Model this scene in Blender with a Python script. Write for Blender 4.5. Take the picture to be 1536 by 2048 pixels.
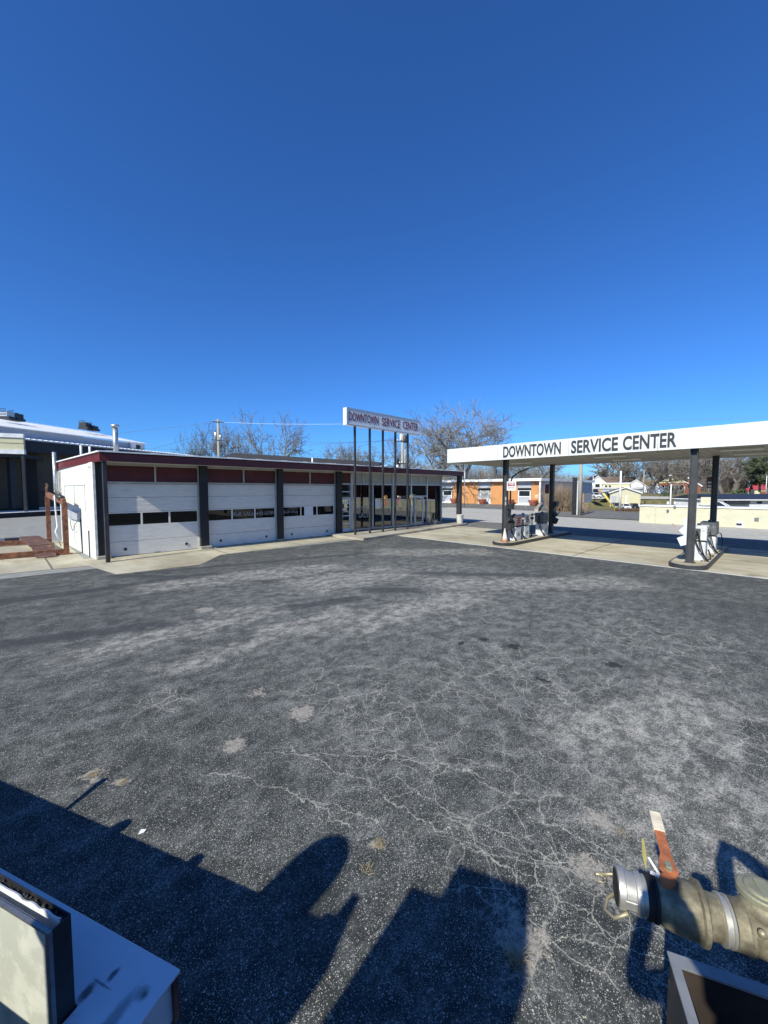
import bpy, math, random
from math import sin, cos, tan, atan2, radians, sqrt, pi, exp
from mathutils import Vector, Matrix
for o in list(bpy.data.objects): bpy.data.objects.remove(o)
SC = bpy.context.scene
COL = SC.collection

# ------------------------------------------------------------------ camera
# world: +X runs along the garage front (away to the right), +Y away to the left; the camera stands 2.8 m up over the origin
A = radians(45.7); PITCH = radians(3.3); CH = 2.8; FP = 785.0
cam = bpy.data.objects.new('camera', bpy.data.cameras.new('camera')); COL.objects.link(cam)
cam.location = (0, 0, CH); cam.rotation_euler = (radians(90) - PITCH, 0, A - radians(90))
cam.data.sensor_fit = 'VERTICAL'; cam.data.sensor_height = 36; cam.data.lens = FP / 2048 * 36
cam.data.clip_start = 0.02; cam.data.clip_end = 3000
SC.camera = cam
SC.render.resolution_x = 768; SC.render.resolution_y = 1024

# ------------------------------------------------------------------ light
SUN_EL = radians(39.5); SUN_PHI = radians(9.2)        # light travels towards +X, 9 degrees to +Y
w = bpy.data.worlds.new('World'); SC.world = w; w.use_nodes = True
nt = w.node_tree; nt.nodes.clear()
sk = nt.nodes.new('ShaderNodeTexSky'); sk.sky_type = 'NISHITA'; sk.sun_disc = False
sk.sun_elevation = SUN_EL; sk.sun_rotation = atan2(-cos(SUN_PHI), -sin(SUN_PHI)) % (2 * pi)
sk.altitude = 300; sk.air_density = 1.0; sk.dust_density = 0.35; sk.ozone_density = 3.0
hs = nt.nodes.new('ShaderNodeMix'); hs.data_type = 'RGBA'; hs.blend_type = 'MULTIPLY'; hs.inputs[0].default_value = 1; hs.inputs[7].default_value = (.36, .82, 1.48, 1)
bg = nt.nodes.new('ShaderNodeBackground'); bg.inputs['Strength'].default_value = 0.095
ow = nt.nodes.new('ShaderNodeOutputWorld')
nt.links.new(sk.outputs[0], hs.inputs[6]); nt.links.new(hs.outputs[2], bg.inputs[0]); nt.links.new(bg.outputs[0], ow.inputs[0])
sl = bpy.data.lights.new('sun', 'SUN'); sl.energy = 5.0; sl.angle = radians(0.5); sl.color = (1, .968, .835)
so = bpy.data.objects.new('sun', sl); COL.objects.link(so)
dvec = Vector((cos(SUN_EL) * cos(SUN_PHI), cos(SUN_EL) * sin(SUN_PHI), -sin(SUN_EL)))
so.rotation_euler = dvec.to_track_quat('-Z', 'Y').to_euler(); so.location = (-10, -5, 20)
SC.view_settings.view_transform = 'Standard'; SC.view_settings.look = 'None'
SC.view_settings.exposure = 0.22; SC.view_settings.gamma = 1

# ------------------------------------------------------------------ material helpers
M = {}
class NG:
    def __init__(s, name):
        s.m = bpy.data.materials.new(name); s.m.use_nodes = True; s.t = s.m.node_tree; s.t.nodes.clear()
        s.out = s.n('OutputMaterial'); s.b = s.n('BsdfPrincipled'); s.l(s.b.outputs[0], s.out.inputs[0])
        s.tc = s.n('TexCoord'); s.co = s.tc.outputs['Object']; M[name] = s.m
    def n(s, k): return s.t.nodes.new('ShaderNode' + k)
    def l(s, a, b): s.t.links.new(a, b)
    def v(s, inp, val):
        if hasattr(val, 'links'): s.l(val, inp)
        else: inp.default_value = val
    def math(s, op, a, b=0., c=0., clamp=False):
        n = s.n('Math'); n.operation = op; n.use_clamp = clamp
        s.v(n.inputs[0], a); s.v(n.inputs[1], b); s.v(n.inputs[2], c); return n.outputs[0]
    def vm(s, op, a, b=(0, 0, 0)):
        n = s.n('VectorMath'); n.operation = op; s.v(n.inputs[0], a)
        if op == 'SCALE': s.v(n.inputs['Scale'], b)
        else: s.v(n.inputs[1], b)
        return n.outputs['Value'] if op in ('LENGTH', 'DISTANCE', 'DOT_PRODUCT') else n.outputs[0]
    def noise(s, sc, det=4, ro=.55, co=None, dist=0.):
        n = s.n('TexNoise'); s.l(co or s.co, n.inputs['Vector']); n.inputs['Scale'].default_value = sc
        n.inputs['Detail'].default_value = det; n.inputs['Roughness'].default_value = ro; n.inputs['Distortion'].default_value = dist
        return n.outputs['Fac']
    def vor(s, sc, feat='F1', co=None, out=0, rnd=1.):
        n = s.n('TexVoronoi'); n.feature = feat; s.l(co or s.co, n.inputs['Vector']); n.inputs['Scale'].default_value = sc
        n.inputs['Randomness'].default_value = rnd
        return n.outputs[out]
    def ramp(s, x, a, b, lo=0., hi=1.):
        n = s.n('MapRange'); n.interpolation_type = 'SMOOTHSTEP'; s.v(n.inputs['Value'], x)
        n.inputs['From Min'].default_value = a; n.inputs['From Max'].default_value = b
        n.inputs['To Min'].default_value = lo; n.inputs['To Max'].default_value = hi; return n.outputs[0]
    def mix(s, f, a, b, mode='MIX'):
        n = s.n('Mix'); n.data_type = 'RGBA'; n.blend_type = mode; s.v(n.inputs[0], f)
        for i, c in ((6, a), (7, b)):
            if hasattr(c, 'links'): s.l(c, n.inputs[i])
            else: n.inputs[i].default_value = (*c, 1)
        return n.outputs[2]
    def mapp(s, sc=(1, 1, 1), rot=0., co=None):
        n = s.n('Mapping'); s.l(co or s.co, n.inputs[0]); n.inputs['Scale'].default_value = sc; n.inputs['Rotation'].default_value = (0, 0, rot)
        return n.outputs[0]
    def fin(s, col, rough=.6, metal=0., bump=None, bd=.01, bs=.5, spec=.5):
        if hasattr(col, 'links'): s.l(col, s.b.inputs['Base Color'])
        else: s.b.inputs['Base Color'].default_value = (*col, 1)
        s.v(s.b.inputs['Roughness'], rough); s.b.inputs['Metallic'].default_value = metal
        s.b.inputs['Specular IOR Level'].default_value = spec
        if bump is not None:
            n = s.n('Bump'); n.inputs['Distance'].default_value = bd; n.inputs['Strength'].default_value = bs
            s.l(bump, n.inputs['Height']); s.l(n.outputs[0], s.b.inputs['Normal'])
        return s.m
    def seg(s, p, q, wd, wob=.0, co=None, end=.3):
        """soft mask of a straight strip on the ground from p to q"""
        dx, dy = q[0] - p[0], q[1] - p[1]; L = sqrt(dx * dx + dy * dy); dx /= L; dy /= L
        rel = s.vm('SUBTRACT', co or s.co, (p[0], p[1], 0))
        t = s.vm('DOT_PRODUCT', rel, (dx, dy, 0)); d = s.math('ABSOLUTE', s.math('ADD', s.vm('DOT_PRODUCT', rel, (-dy, dx, 0)), wob))
        a = s.ramp(d, wd * .4, wd, 1, 0); b = s.math('MULTIPLY', s.ramp(t, -end, end * .2), s.ramp(t, L - end * .2, L + end, 1, 0))
        return s.math('MULTIPLY', a, b)
    def spot(s, p, r, wob):
        d = s.vm('DISTANCE', s.co, (p[0], p[1], 0)); d = s.math('ADD', d, wob)
        return s.ramp(d, r * .75, r * 1.05, 1, 0)

def mk(name, c, rough=.6, metal=0., var=.12, sc=2., dirt=None, dsc=1.2, da=.35, dt=(.5, .75), bump=0., bsc=30., spec=.5, stretch=None):
    g = NG(name); co = g.mapp(stretch) if stretch else None
    f = g.noise(sc, 5, .6, co)
    f = g.ramp(f, .3, .7)
    col = g.mix(f, tuple(x * (1 - var) for x in c), tuple(min(1, x * (1 + var)) for x in c))
    if dirt:
        d = g.math('MULTIPLY', g.ramp(g.noise(dsc, 7, .65, co), dt[0], dt[1]), da)
        col = g.mix(d, col, dirt)
    g.fin(col, rough, metal, g.noise(bsc, 4, .6) if bump else None, bump, .6, spec)
    return g.m

def paint_asphalt(name, base=(.033, .038, .038), far=False, light=.85):
    g = NG(name)
    wob = g.noise(1.1, 5, .6); wv = g.n('TexNoise'); g.l(g.co, wv.inputs[0]); wv.inputs['Scale'].default_value = 2.2; wv.inputs['Detail'].default_value = 5
    off = g.vm('SCALE', g.vm('SUBTRACT', wv.outputs['Color'], (.5, .5, .5)), .55)
    wf = g.n('TexNoise'); g.l(g.co, wf.inputs[0]); wf.inputs['Scale'].default_value = 13; wf.inputs['Detail'].default_value = 4
    cw = g.vm('ADD', g.vm('ADD', g.co, off), g.vm('SCALE', g.vm('SUBTRACT', wf.outputs['Color'], (.5, .5, .5)), .11))
    big = g.noise(.28, 9, .66, g.mapp((1, 1.6, 1), .5)); mid = g.noise(1.7, 6, .7); fine = g.noise(55, 3, .7); grit = g.noise(160, 2, .7)
    col = g.mix(g.ramp(mid, .3, .7), tuple(x * .78 for x in base), tuple(x * 1.12 for x in base))
    col = g.mix(g.ramp(grit, .3, .75), g.mix(.35, col, tuple(x * .5 for x in base)), g.mix(.3, col, tuple(x * 1.6 for x in base)))
    # worn, dusty patches where the light aggregate shows
    worn = g.math('MULTIPLY', g.ramp(big, .42, .66), g.ramp(mid, .30, .72))
    st = g.noise(.9, 9, .72, g.mapp((.4, 1.7, 1), .25)); streak = g.math('MULTIPLY', g.ramp(st, .52, .72), g.ramp(g.noise(.22, 3, .5), .42, .6))
    st2 = g.noise(.8, 9, .72, g.mapp((.4, 1.8, 1), -1.15)); streak2 = g.math('MULTIPLY', g.ramp(st2, .55, .72), g.ramp(g.noise(.17, 3, .5, g.mapp((1, 1, 1), 2.)), .46, .62))
    W = g.math('MAXIMUM', g.math('MULTIPLY', worn, .6), g.math('MAXIMUM', streak, streak2))
    fld = g.math('ADD', g.vm('DISTANCE', g.mapp((1, .8, 1), 0.), (7.6, 5.4, 0)), g.math('MULTIPLY', g.math('SUBTRACT', g.noise(.45, 6, .65), .5), 7.))
    W = g.math('MAXIMUM', W, g.ramp(fld, 3.4, 7.6, .42, 0)) if not far else W
    mesh = g.math('MULTIPLY', g.ramp(g.noise(3.2, 14, .86, g.mapp((1, 1.25, 1), .3)), .44, .60, .10, 1), g.ramp(g.noise(46, 6, .85), .42, .60, .18, 1))
    Wm = g.math('MULTIPLY', g.math('ADD', W, .28), g.math('ADD', g.math('MULTIPLY', mesh, .97), .03))
    col = g.mix(g.math('MULTIPLY', Wm, light), col, (.47, .475, .45))
    # loose pale aggregate
    def specks(sc, thr, rad, dens):
        n = g.n('TexVoronoi'); g.l(g.co, n.inputs[0]); n.inputs['Scale'].default_value = sc
        sep = g.n('SeparateColor'); g.l(n.outputs['Color'], sep.inputs[0])
        a = g.ramp(n.outputs['Distance'], rad * .6, rad, 1, 0)
        b = g.math('GREATER_THAN', g.math('ADD', sep.outputs[0], g.math('MULTIPLY', g.math('SUBTRACT', mid, .5), dens)), thr)
        return g.math('MULTIPLY', a, b)
    sp = g.math('MAXIMUM', specks(85, .72, .36, 1.1), specks(34, .88, .24, .7))
    sp = g.math('MAXIMUM', sp, specks(150, .62, .38, 1.4))
    col = g.mix(g.math('MULTIPLY', sp, .75), col, (.60, .58, .52))
    # crack networks: alligator cells only where the surface has failed, plus a few long wandering cracks
    cw2 = g.vm('ADD', g.vm('ADD', g.co, g.vm('SCALE', off, .35)), g.vm('SCALE', g.vm('SUBTRACT', wf.outputs['Color'], (.5, .5, .5)), .045))
    e1 = g.vor(2.1, 'DISTANCE_TO_EDGE', g.vm('ADD', cw2, (3, 1, 0))); e2 = g.vor(4.2, 'DISTANCE_TO_EDGE', cw2)
    br = g.ramp(g.noise(5, 5, .7), .34, .56, .18, 1)
    if far: reg = g.math('MULTIPLY', g.ramp(g.noise(.23, 3, .5), .45, .55), .6)
    else:
        reg = g.math('MULTIPLY', g.ramp(g.noise(.4, 4, .6), .52, .62), .4)
        wo = g.math('MULTIPLY', g.math('SUBTRACT', g.noise(1.1, 5, .65, g.mapp((1, 1, 1), 5.)), .5), 1.6)
        for p, rr in (((3.3, 2.7), 1.25), ((2.9, 1.5), .9), ((5.9, .9), 1.5), ((3.4, 4.3), 1.0), ((2.4, .5), .8), ((5.4, 2.8), 1.6), ((8.5, 1.5), 1.8), ((7.5, 5.5), 1.7), ((1.3, 5.6), .5), ((11, 8), 2.)):
            d = g.math('ADD', g.vm('DISTANCE', g.co, (p[0], p[1], 0)), wo); reg = g.math('MAXIMUM', reg, g.ramp(d, rr * .55, rr * 1.1, 1, 0))
    sel = g.ramp(g.noise(.8, 3, .5, g.mapp((1, 1, 1), 3.)), .42, .56)
    c1 = g.math('MULTIPLY', g.ramp(e1, .002, .009, 1, 0), .7); c2 = g.math('MULTIPLY', g.ramp(e2, .004, .018, 1, 0), g.math('MULTIPLY', sel, .85))
    cr = g.math('MULTIPLY', g.math('MULTIPLY', g.math('MAXIMUM', c1, c2), br), reg)
    halo = g.math('MULTIPLY', g.math('MULTIPLY', g.ramp(e1, .0, .09, 1, 0), reg), g.math('MULTIPLY', mesh, .7))
    if not far:
        wl = g.n('TexNoise'); g.l(g.co, wl.inputs[0]); wl.inputs['Scale'].default_value = 3.2; wl.inputs['Detail'].default_value = 7; wl.inputs['Roughness'].default_value = .68
        cl = g.vm('ADD', g.co, g.vm('SCALE', g.vm('SUBTRACT', wl.outputs['Color'], (.5, .5, .5)), .42))
        L = None; LH = None
        for line in (((400, 1546), (459, 1550), (606, 1594), (738, 1631), (768, 1668)), ((576, 1498), (723, 1557), (812, 1623), (870, 1653), (937, 1690), (1032, 1741), (1110, 1775)), ((812, 1572), (870, 1616), (944, 1638), (1010, 1668), (1062, 1712), (1190, 1740)),
                     ((518, 1502), (635, 1513), (797, 1513), (885, 1531), (973, 1550)), ((1060, 1880), (1200, 1885), (1340, 1905)), ((1070, 1640), (1200, 1690), (1250, 1740)), ((1290, 1440), (1400, 1450), (1536, 1500)), ((1040, 1500), (1150, 1530), (1240, 1580)), ((620, 1600), (705, 1662)), ((1190, 1480), (1170, 1470), (1165, 1440))):
            for u, v_ in zip(line[:-1], line[1:]):
                p, q = pixg(*u), pixg(*v_)
                m = g.seg(p, q, .006, 0., cl, .02); L = m if L is None else g.math('MAXIMUM', L, m)
        cr = g.math('MAXIMUM', cr, g.math('MULTIPLY', L, g.ramp(br, 0, 1, .45, 1)))
    col = g.mix(g.math('MULTIPLY', halo, .6), col, (.42, .40, .35))
    col = g.mix(g.math('MULTIPLY', cr, .74), col, (.54, .52, .44))
    if not far:
        # sealed seams, spalled spots and oil spots found on this lot
        wb = g.math('MULTIPLY', g.math('SUBTRACT', mid, .5), .35)
        seam = None
        for p, q, wd in (((3.2, 15.0), (13.8, 12.2), .22), ((13.8, 12.2), (17.1, 9.3), .22), ((2.6, 15.2), (5.8, 10.9), .28), ((-1.5, 13.6), (5.0, 13.2), .4),
                         ((7.2, 8.0), (12.5, 3.0), .38), ((6.6, 12.5), (12.6, 5.3), .35), ((2.0, 9.0), (6.5, 7.6), .3), ((-2, 10.5), (2.2, 9.0), .35)):
            m = g.seg(p, q, wd, wb); seam = m if seam is None else g.math('MAXIMUM', seam, m)
        col = g.mix(g.math('MULTIPLY', seam, .72), col, (.05, .052, .056))
        wb2 = g.math('MULTIPLY', g.math('SUBTRACT', g.noise(.9, 8, .7, g.mapp((1, 1, 1), .7)), .5), 2.2)
        dust = None
        for p, q, wd in (((2.1, 6.6), (5.4, 6.9), .28), ((1.0, 8.2), (4.2, 8.4), .4), ((6.3, 9.6), (9.5, 9.3), .8), ((5.2, 6.2), (8.6, 5.7), .5), ((9.0, 7.0), (13.5, 3.2), .7), ((4.5, 1.3), (6.4, .8), .5), ((3.6, .6), (4.6, .2), .5), ((12, 12.5), (15.5, 9.5), .8), ((3.0, 12.6), (8.5, 11.4), .6)):
            m = g.seg(p, q, wd * 1.7, g.math('MULTIPLY', wb2, 1.), None, .9); dust = m if dust is None else g.math('MAXIMUM', dust, m)
        col = g.mix(g.math('MULTIPLY', g.math('MULTIPLY', dust, g.math('ADD', g.math('MULTIPLY', mesh, .95), .04)), .95), col, (.52, .49, .43))
        jit = g.math('MULTIPLY', g.math('SUBTRACT', g.noise(9, 6, .75), .5), .55)
        sps = None
        for p, r in SPOTS:
            m = g.spot(p, r, jit); sps = m if sps is None else g.math('MAXIMUM', sps, m)
        col = g.mix(g.math('MULTIPLY', sps, g.ramp(g.noise(26, 5, .8), .36, .58, .15, .85)), col, g.mix(g.noise(60, 3, .7), (.10, .08, .06), (.66, .60, .52)))
        oil = None
        for p, r in (((6.35, 3.85), .10), ((6.45, 3.3), .12), ((6.9, 1.8), .12), ((5.9, 4.0), .07), ((5.6, 2.4), .08)):
            m = g.spot(p, r, jit); oil = m if oil is None else g.math('MAXIMUM', oil, m)
        col = g.mix(g.math('MULTIPLY', oil, .85), col, (.02, .021, .024))
    h = g.math('ADD', g.math('MULTIPLY', grit, .6), g.math('MULTIPLY', fine, .5))
    g.fin(col, .92, 0, h, .006, .8, .12)
    return g.m
# light spalls in the lot surface (x, y, radius)
def pixg(px, py, z=0.):
    x = (px - 768) / FP; y = (py - 1024) / FP
    dn = y * cos(PITCH) + sin(PITCH); fw = cos(PITCH) - y * sin(PITCH)
    t = (CH - z) / dn
    return ((x * sin(A) + fw * cos(A)) * t, (-x * cos(A) + fw * sin(A)) * t)
SPOTS = [(pixg(*q), rr) for q, rr in (((517, 1386), .10), ((603, 1426), .17), ((187, 1550), .10), ((245, 1566), .06), ((1042, 1880), .16), ((1185, 1742), .12), ((1290, 1800), .10), ((760, 1692), .05), ((470, 1490), .12), ((1205, 1640), .10), ((410, 1220), .22))]
paint_asphalt('asphalt')
paint_asphalt('far_asphalt', (.13, .125, .115), True, .4)
paint_asphalt('street', (.42, .40, .355), True, .2)
paint_asphalt('side_lot', (.25, .25, .235), True, .7)

def concrete(name, c, joints=()):
    g = NG(name)
    a = g.noise(.5, 6, .62, g.mapp((1, .45, 1))); b = g.noise(3.5, 6, .7); f = g.noise(70, 3, .6)
    col = g.mix(g.ramp(a, .35, .65), tuple(x * .74 for x in c), tuple(x * 1.12 for x in c))
    col = g.mix(g.math('MULTIPLY', g.ramp(g.noise(.9, 8, .7, g.mapp((.9, .5, 1), .1)), .47, .66), .6), col, (c[0] * .62, c[1] * .5, c[2] * .36))
    col = g.mix(g.math('MULTIPLY', g.ramp(g.noise(.55, 6, .7, g.mapp((1, 1, 1), 2.)), .60, .70), .6), col, tuple(x * .3 for x in c))
    col = g.mix(g.math('MULTIPLY', g.ramp(b, .55, .8), .35), col, tuple(x * .5 for x in c))
    col = g.mix(g.math('MULTIPLY', g.ramp(f, .45, .8), .25), col, tuple(min(1, x * 1.35) for x in c))
    J = None
    wb = g.math('MULTIPLY', g.math('SUBTRACT', b, .5), .03)
    for p, q in joints:
        m = g.seg(p, q, .045, wb); J = m if J is None else g.math('MAXIMUM', J, m)
    if J is not None: col = g.mix(g.math('MULTIPLY', J, .85), col, (.09, .075, .055))
    g.fin(col, .85, 0, g.math('ADD', f, g.math('MULTIPLY', b, .6)), .004, .6, .3)
concrete('concrete', (.46, .42, .31), [((20.6, -14), (20.6, 16.2)), ((24.1, -14), (24.1, 16.2)), ((17.2, 13.3), (24.8, 13.3)), ((17.2, 6.2), (24.8, 6.2)), ((17.2, -1.2), (24.8, -1.2)),
                                       ((2.8, 18.2), (14.5, 18.5)), ((7, 16.5), (7, 19)), ((10.8, 16.5), (10.8, 19)), ((-4, 22), (2.3, 22)), ((-1.2, 18), (-1.2, 28)), ((1.2, 18), (1.2, 28))])
concrete('kerb_concrete', (.40, .37, .30))
def blockwall(name, c, axis, bw=.4, bh=.2, mort=.80, dirt=(.35, .33, .27)):
    g = NG(name); s = g.n('SeparateXYZ'); g.l(g.co, s.inputs[0]); cb = g.n('CombineXYZ')
    g.l(s.outputs[axis], cb.inputs[0]); g.l(s.outputs[2], cb.inputs[1])
    b = g.n('TexBrick'); g.l(cb.outputs[0], b.inputs[0]); b.inputs['Scale'].default_value = 1
    b.inputs['Brick Width'].default_value = bw; b.inputs['Row Height'].default_value = bh; b.inputs['Mortar Size'].default_value = .006 if bw > .3 else .008
    b.inputs['Color1'].default_value = (*c, 1); b.inputs['Color2'].default_value = (*[x * .93 if bw > .3 else x * .72 for x in c], 1); b.inputs['Mortar'].default_value = (*[x * mort for x in c], 1)
    n = g.ramp(g.noise(1.3, 7, .65), .5, .78); col = g.mix(g.math('MULTIPLY', n, .4), b.outputs[0], dirt)
    g.fin(col, .75, 0, b.outputs['Fac'], -.004, .5, .3)
blockwall('white_block_x', (.72, .72, .66), 1); blockwall('white_block_y', (.72, .72, .66), 0)
blockwall('cream_block', (.60, .57, .42), 1, .4, .2, .85, (.40, .37, .27))
blockwall('orange_brick', (.62, .30, .12), 1, .21, .075, 1.15, (.45, .22, .10))
blockwall('orange_brick_end', (.62, .30, .12), 0, .21, .075, 1.15, (.45, .22, .10))
blockwall('red_brick', (.26, .08, .05), 0, .21, .075, 1.5, (.2, .07, .05))
mk('white_paint', (.74, .74, .72), .5, dirt=(.42, .40, .34), dsc=2.5, da=.35)
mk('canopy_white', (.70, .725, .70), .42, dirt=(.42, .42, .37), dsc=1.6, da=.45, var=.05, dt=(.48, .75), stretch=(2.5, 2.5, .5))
mk('door_white', (.76, .725, .65), .45, dirt=(.40, .40, .38), dsc=2.2, da=.4, var=.06, stretch=(1, 1, 5))
mk('trim_grey', (.42, .41, .38), .55, dirt=(.2, .19, .17), dsc=4, da=.4)
mk('alu', (.50, .51, .51), .38, metal=.6, dirt=(.2, .2, .19), dsc=4, da=.4)
mk('roof_cap', (.82, .82, .80), .6, dirt=(.5, .5, .48), dsc=3)
mk('maroon', (.125, .014, .014), .45, var=.2, sc=1.5, dirt=(.10, .03, .03), dsc=3, da=.6)
mk('maroon_panel', (.085, .011, .013), .6, var=.12, dirt=(.11, .04, .04), dsc=2, da=.35)
mk('black_paint', (.012, .013, .015), .5, var=.3, dirt=(.04, .038, .035), dsc=5, da=.4)
mk('dark_grey', (.030, .031, .034), .5, var=.25, dirt=(.07, .065, .06), dsc=4, da=.5)
mk('col_grey', (.042, .044, .046), .5, var=.2, dirt=(.10, .085, .06), dsc=3, da=.35)
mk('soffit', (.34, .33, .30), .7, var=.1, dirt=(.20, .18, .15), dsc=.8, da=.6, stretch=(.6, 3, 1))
mk('roof_gravel', (.55, .54, .50), .9, sc=8)
mk('rust', (.18, .075, .042), .85, var=.45, sc=5, dirt=(.40, .17, .08), dsc=6, da=.8, bump=.004)
mk('rust_dark', (.10, .048, .035), .85, var=.4, sc=6, dirt=(.26, .15, .09), dsc=3, da=.8, bump=.003)
mk('galv', (.48, .50, .50), .45, metal=.7, var=.2, sc=6, dirt=(.25, .2, .15), dsc=4, da=.4)
mk('sign_white', (.70, .70, .71), .35, var=.04, dirt=(.5, .48, .45), dsc=2, da=.4)
mk('letter_maroon', (.15, .03, .04), .5, var=.3, sc=5, dirt=(.45, .36, .36), dsc=6, da=.5)
mk('letter_black', (.035, .036, .042), .6, var=.3)
mk('letter_white', (.7, .7, .68), .6)
mk('pump_white', (.66, .67, .67), .4, dirt=(.30, .28, .25), dsc=5, da=.55)
mk('pump_dark', (.10, .105, .11), .45, metal=.2, var=.3, dirt=(.3, .29, .27), dsc=5, da=.5)
mk('pump_face', (.45, .46, .46), .3, var=.3, sc=6, dirt=(.12, .12, .12), dsc=9, da=.8, dt=(.45, .6))
mk('red_faded', (.36, .09, .09), .6, dirt=(.5, .42, .40), dsc=5, da=.75, dt=(.42, .6))
mk('paper', (.75, .75, .73), .7, var=.05)
mk('rubber', (.012, .012, .012), .7)
mk('cone_white', (.62, .56, .48), .6, dirt=(.45, .22, .10), dsc=4, da=.5)
mk('cone_orange', (.50, .30, .18), .6, dirt=(.6, .45, .35), dsc=4, da=.6)
mk('planter', (.40, .12, .07), .7, dirt=(.25, .1, .07), dsc=5)
mk('bucket', (.62, .60, .55), .5, dirt=(.4, .36, .3), dsc=6, da=.5)
mk('wood_pole', (.36, .33, .27), .85, var=.3, sc=3, stretch=(6, 6, .6), dirt=(.2, .17, .13), dsc=3)
mk('bark', (.155, .135, .115), .9, var=.35, sc=4, dirt=(.28, .26, .22), dsc=2, da=.6)
mk('twig', (.21, .195, .17), .9, var=.3, sc=1)
mk('twig_dark', (.14, .12, .10), .9, var=.3, sc=1)
mk('brush', (.27, .20, .13), .9, var=.4, sc=.6)
mk('needles', (.055, .075, .028), .8, var=.45, sc=1.)
mk('shrub_green', (.06, .09, .03), .8, var=.4, sc=2.)
mk('dry_grass', (.36, .30, .19), .9, var=.35, sc=3)
mk('shingle_dark', (.032, .031, .032), .9, var=.25, sc=3)
mk('shingle_brown', (.16, .115, .09), .9, var=.25, sc=3)
mk('red_roof', (.42, .055, .06), .6, var=.15)
mk('metal_roof', (.80, .80, .80), .65, var=.05, stretch=(8, .5, 1), sc=4)
mk('grey_siding', (.40, .42, .46), .6, var=.1, stretch=(1, 1, 12), sc=3)
mk('beige', (.58, .54, .34), .7, var=.06)
mk('brown_wall', (.085, .068, .045), .8, var=.1)
mk('navy', (.022, .024, .03), .6, var=.2)
mk('yellow', (.66, .50, .09), .5, dirt=(.35, .3, .15), dsc=3)
mk('yellow_tag', (.42, .38, .12), .5)
mk('orange', (.50, .27, .12), .5)
mk('car_white', (.75, .76, .77), .2, var=.02); mk('car_black', (.015, .016, .02), .2, var=.1); mk('car_silver', (.42, .44, .46), .25, metal=.5); mk('car_blue', (.12, .20, .33), .25)
mk('car_glass', (.02, .024, .03), .08); mk('tyre', (.02, .02, .02), .8); mk('lamp_red', (.4, .02, .02), .3); mk('lamp_clear', (.7, .7, .7), .2)
mk('valve_metal', (.235, .21, .14), .6, metal=.3, var=.45, sc=20, dirt=(.12, .095, .06), dsc=13, da=.75, dt=(.44, .68), bump=.0015, bsc=120)
mk('valve_shiny', (.50, .48, .43), .42, metal=.6, var=.15, sc=18, dirt=(.25, .22, .17), dsc=18, da=.6, bump=.001, bsc=90)
mk('cast_cap', (.29, .28, .19), .6, metal=.35, var=.15, sc=20, dirt=(.25, .25, .17), dsc=16, da=.6, bump=.001, bsc=160)
mk('brass', (.36, .31, .20), .5, metal=.5, dirt=(.2, .17, .12), dsc=14, da=.6)
mk('rust_bright', (.40, .13, .05), .8, var=.35, sc=22, dirt=(.20, .07, .035), dsc=16, da=.8, bump=.001, bsc=130)
mk('tape', (.62, .55, .42), .8, var=.15, sc=18, dirt=(.4, .28, .18), dsc=22, da=.7)
mk('galv_bar', (.27, .28, .29), .55, metal=.35, var=.12, sc=12, dirt=(.28, .26, .24), dsc=10, da=.5, bump=.0006, bsc=160)
mk('panel_white', (.66, .68, .72), .28, var=.05, sc=3, dirt=(.42, .43, .46), dsc=5, da=.3)
mk('face_cream', (.56, .56, .47), .55, var=.08, sc=4, dirt=(.42, .43, .36), dsc=5, da=.7, dt=(.46, .56))
mk('frame_black', (.018, .018, .02), .45, var=.3, dirt=(.06, .055, .05), dsc=15, da=.6)
mk('frame_metal', (.30, .30, .30), .35, metal=.7, var=.2, sc=20, dirt=(.08, .075, .07), dsc=20, da=.6)
mk('dirt_brown', (.09, .055, .035), .95, var=.5, sc=8, bump=.01, bsc=25)
mk('wood_floor', (.035, .024, .017), .85, var=.4, sc=4, stretch=(1, 6, 1), dirt=(.04, .03, .025), dsc=5, da=.8)
mk('truck_white', (.5, .5, .48), .4, dirt=(.25, .22, .18), dsc=3); mk('skin', (.45, .27, .19), .6); mk('cloth_dark', (.04, .045, .06), .9); mk('cloth_blue', (.06, .09, .16), .9)
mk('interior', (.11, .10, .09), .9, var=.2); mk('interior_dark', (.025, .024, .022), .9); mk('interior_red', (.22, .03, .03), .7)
mk('ribbon_gold', (.55, .42, .15), .5); mk('ribbon_red', (.42, .05, .06), .5); mk('ribbon_white', (.65, .62, .58), .5)
mk('frosted', (.36, .37, .34), .45, var=.08, sc=1.5, dirt=(.36, .36, .33), dsc=1.5, da=.6)
mk('light_lens', (.75, .75, .70), .4)

def glass(name, tint, refl=1.):
    g = NG(name); g.t.nodes.remove(g.b)
    tr = g.n('BsdfTransparent'); tr.inputs[0].default_value = (*tint, 1); gl = g.n('BsdfGlossy'); gl.inputs['Roughness'].default_value = .015
    gl.inputs[0].default_value = (.85, .88, .9, 1)
    fr = g.n('Fresnel'); fr.inputs[0].default_value = 1.5
    b = g.n('Bump'); b.inputs['Strength'].default_value = .25; b.inputs['Distance'].default_value = .01; g.l(g.noise(.8, 2, .4), b.inputs['Height']); g.l(b.outputs[0], gl.inputs['Normal'])
    f = g.math('MULTIPLY', fr.outputs[0], refl, clamp=True)
    mx = g.n('MixShader'); g.l(f, mx.inputs[0]); g.l(tr.outputs[0], mx.inputs[1]); g.l(gl.outputs[0], mx.inputs[2]); g.l(mx.outputs[0], g.out.inputs[0])
glass('glass', (.6, .63, .63), 3.4); glass('door_glass', (.30, .32, .33), 1.2)
mk('chalk', (.30, .31, .31), .8, var=.4, sc=20)

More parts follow.
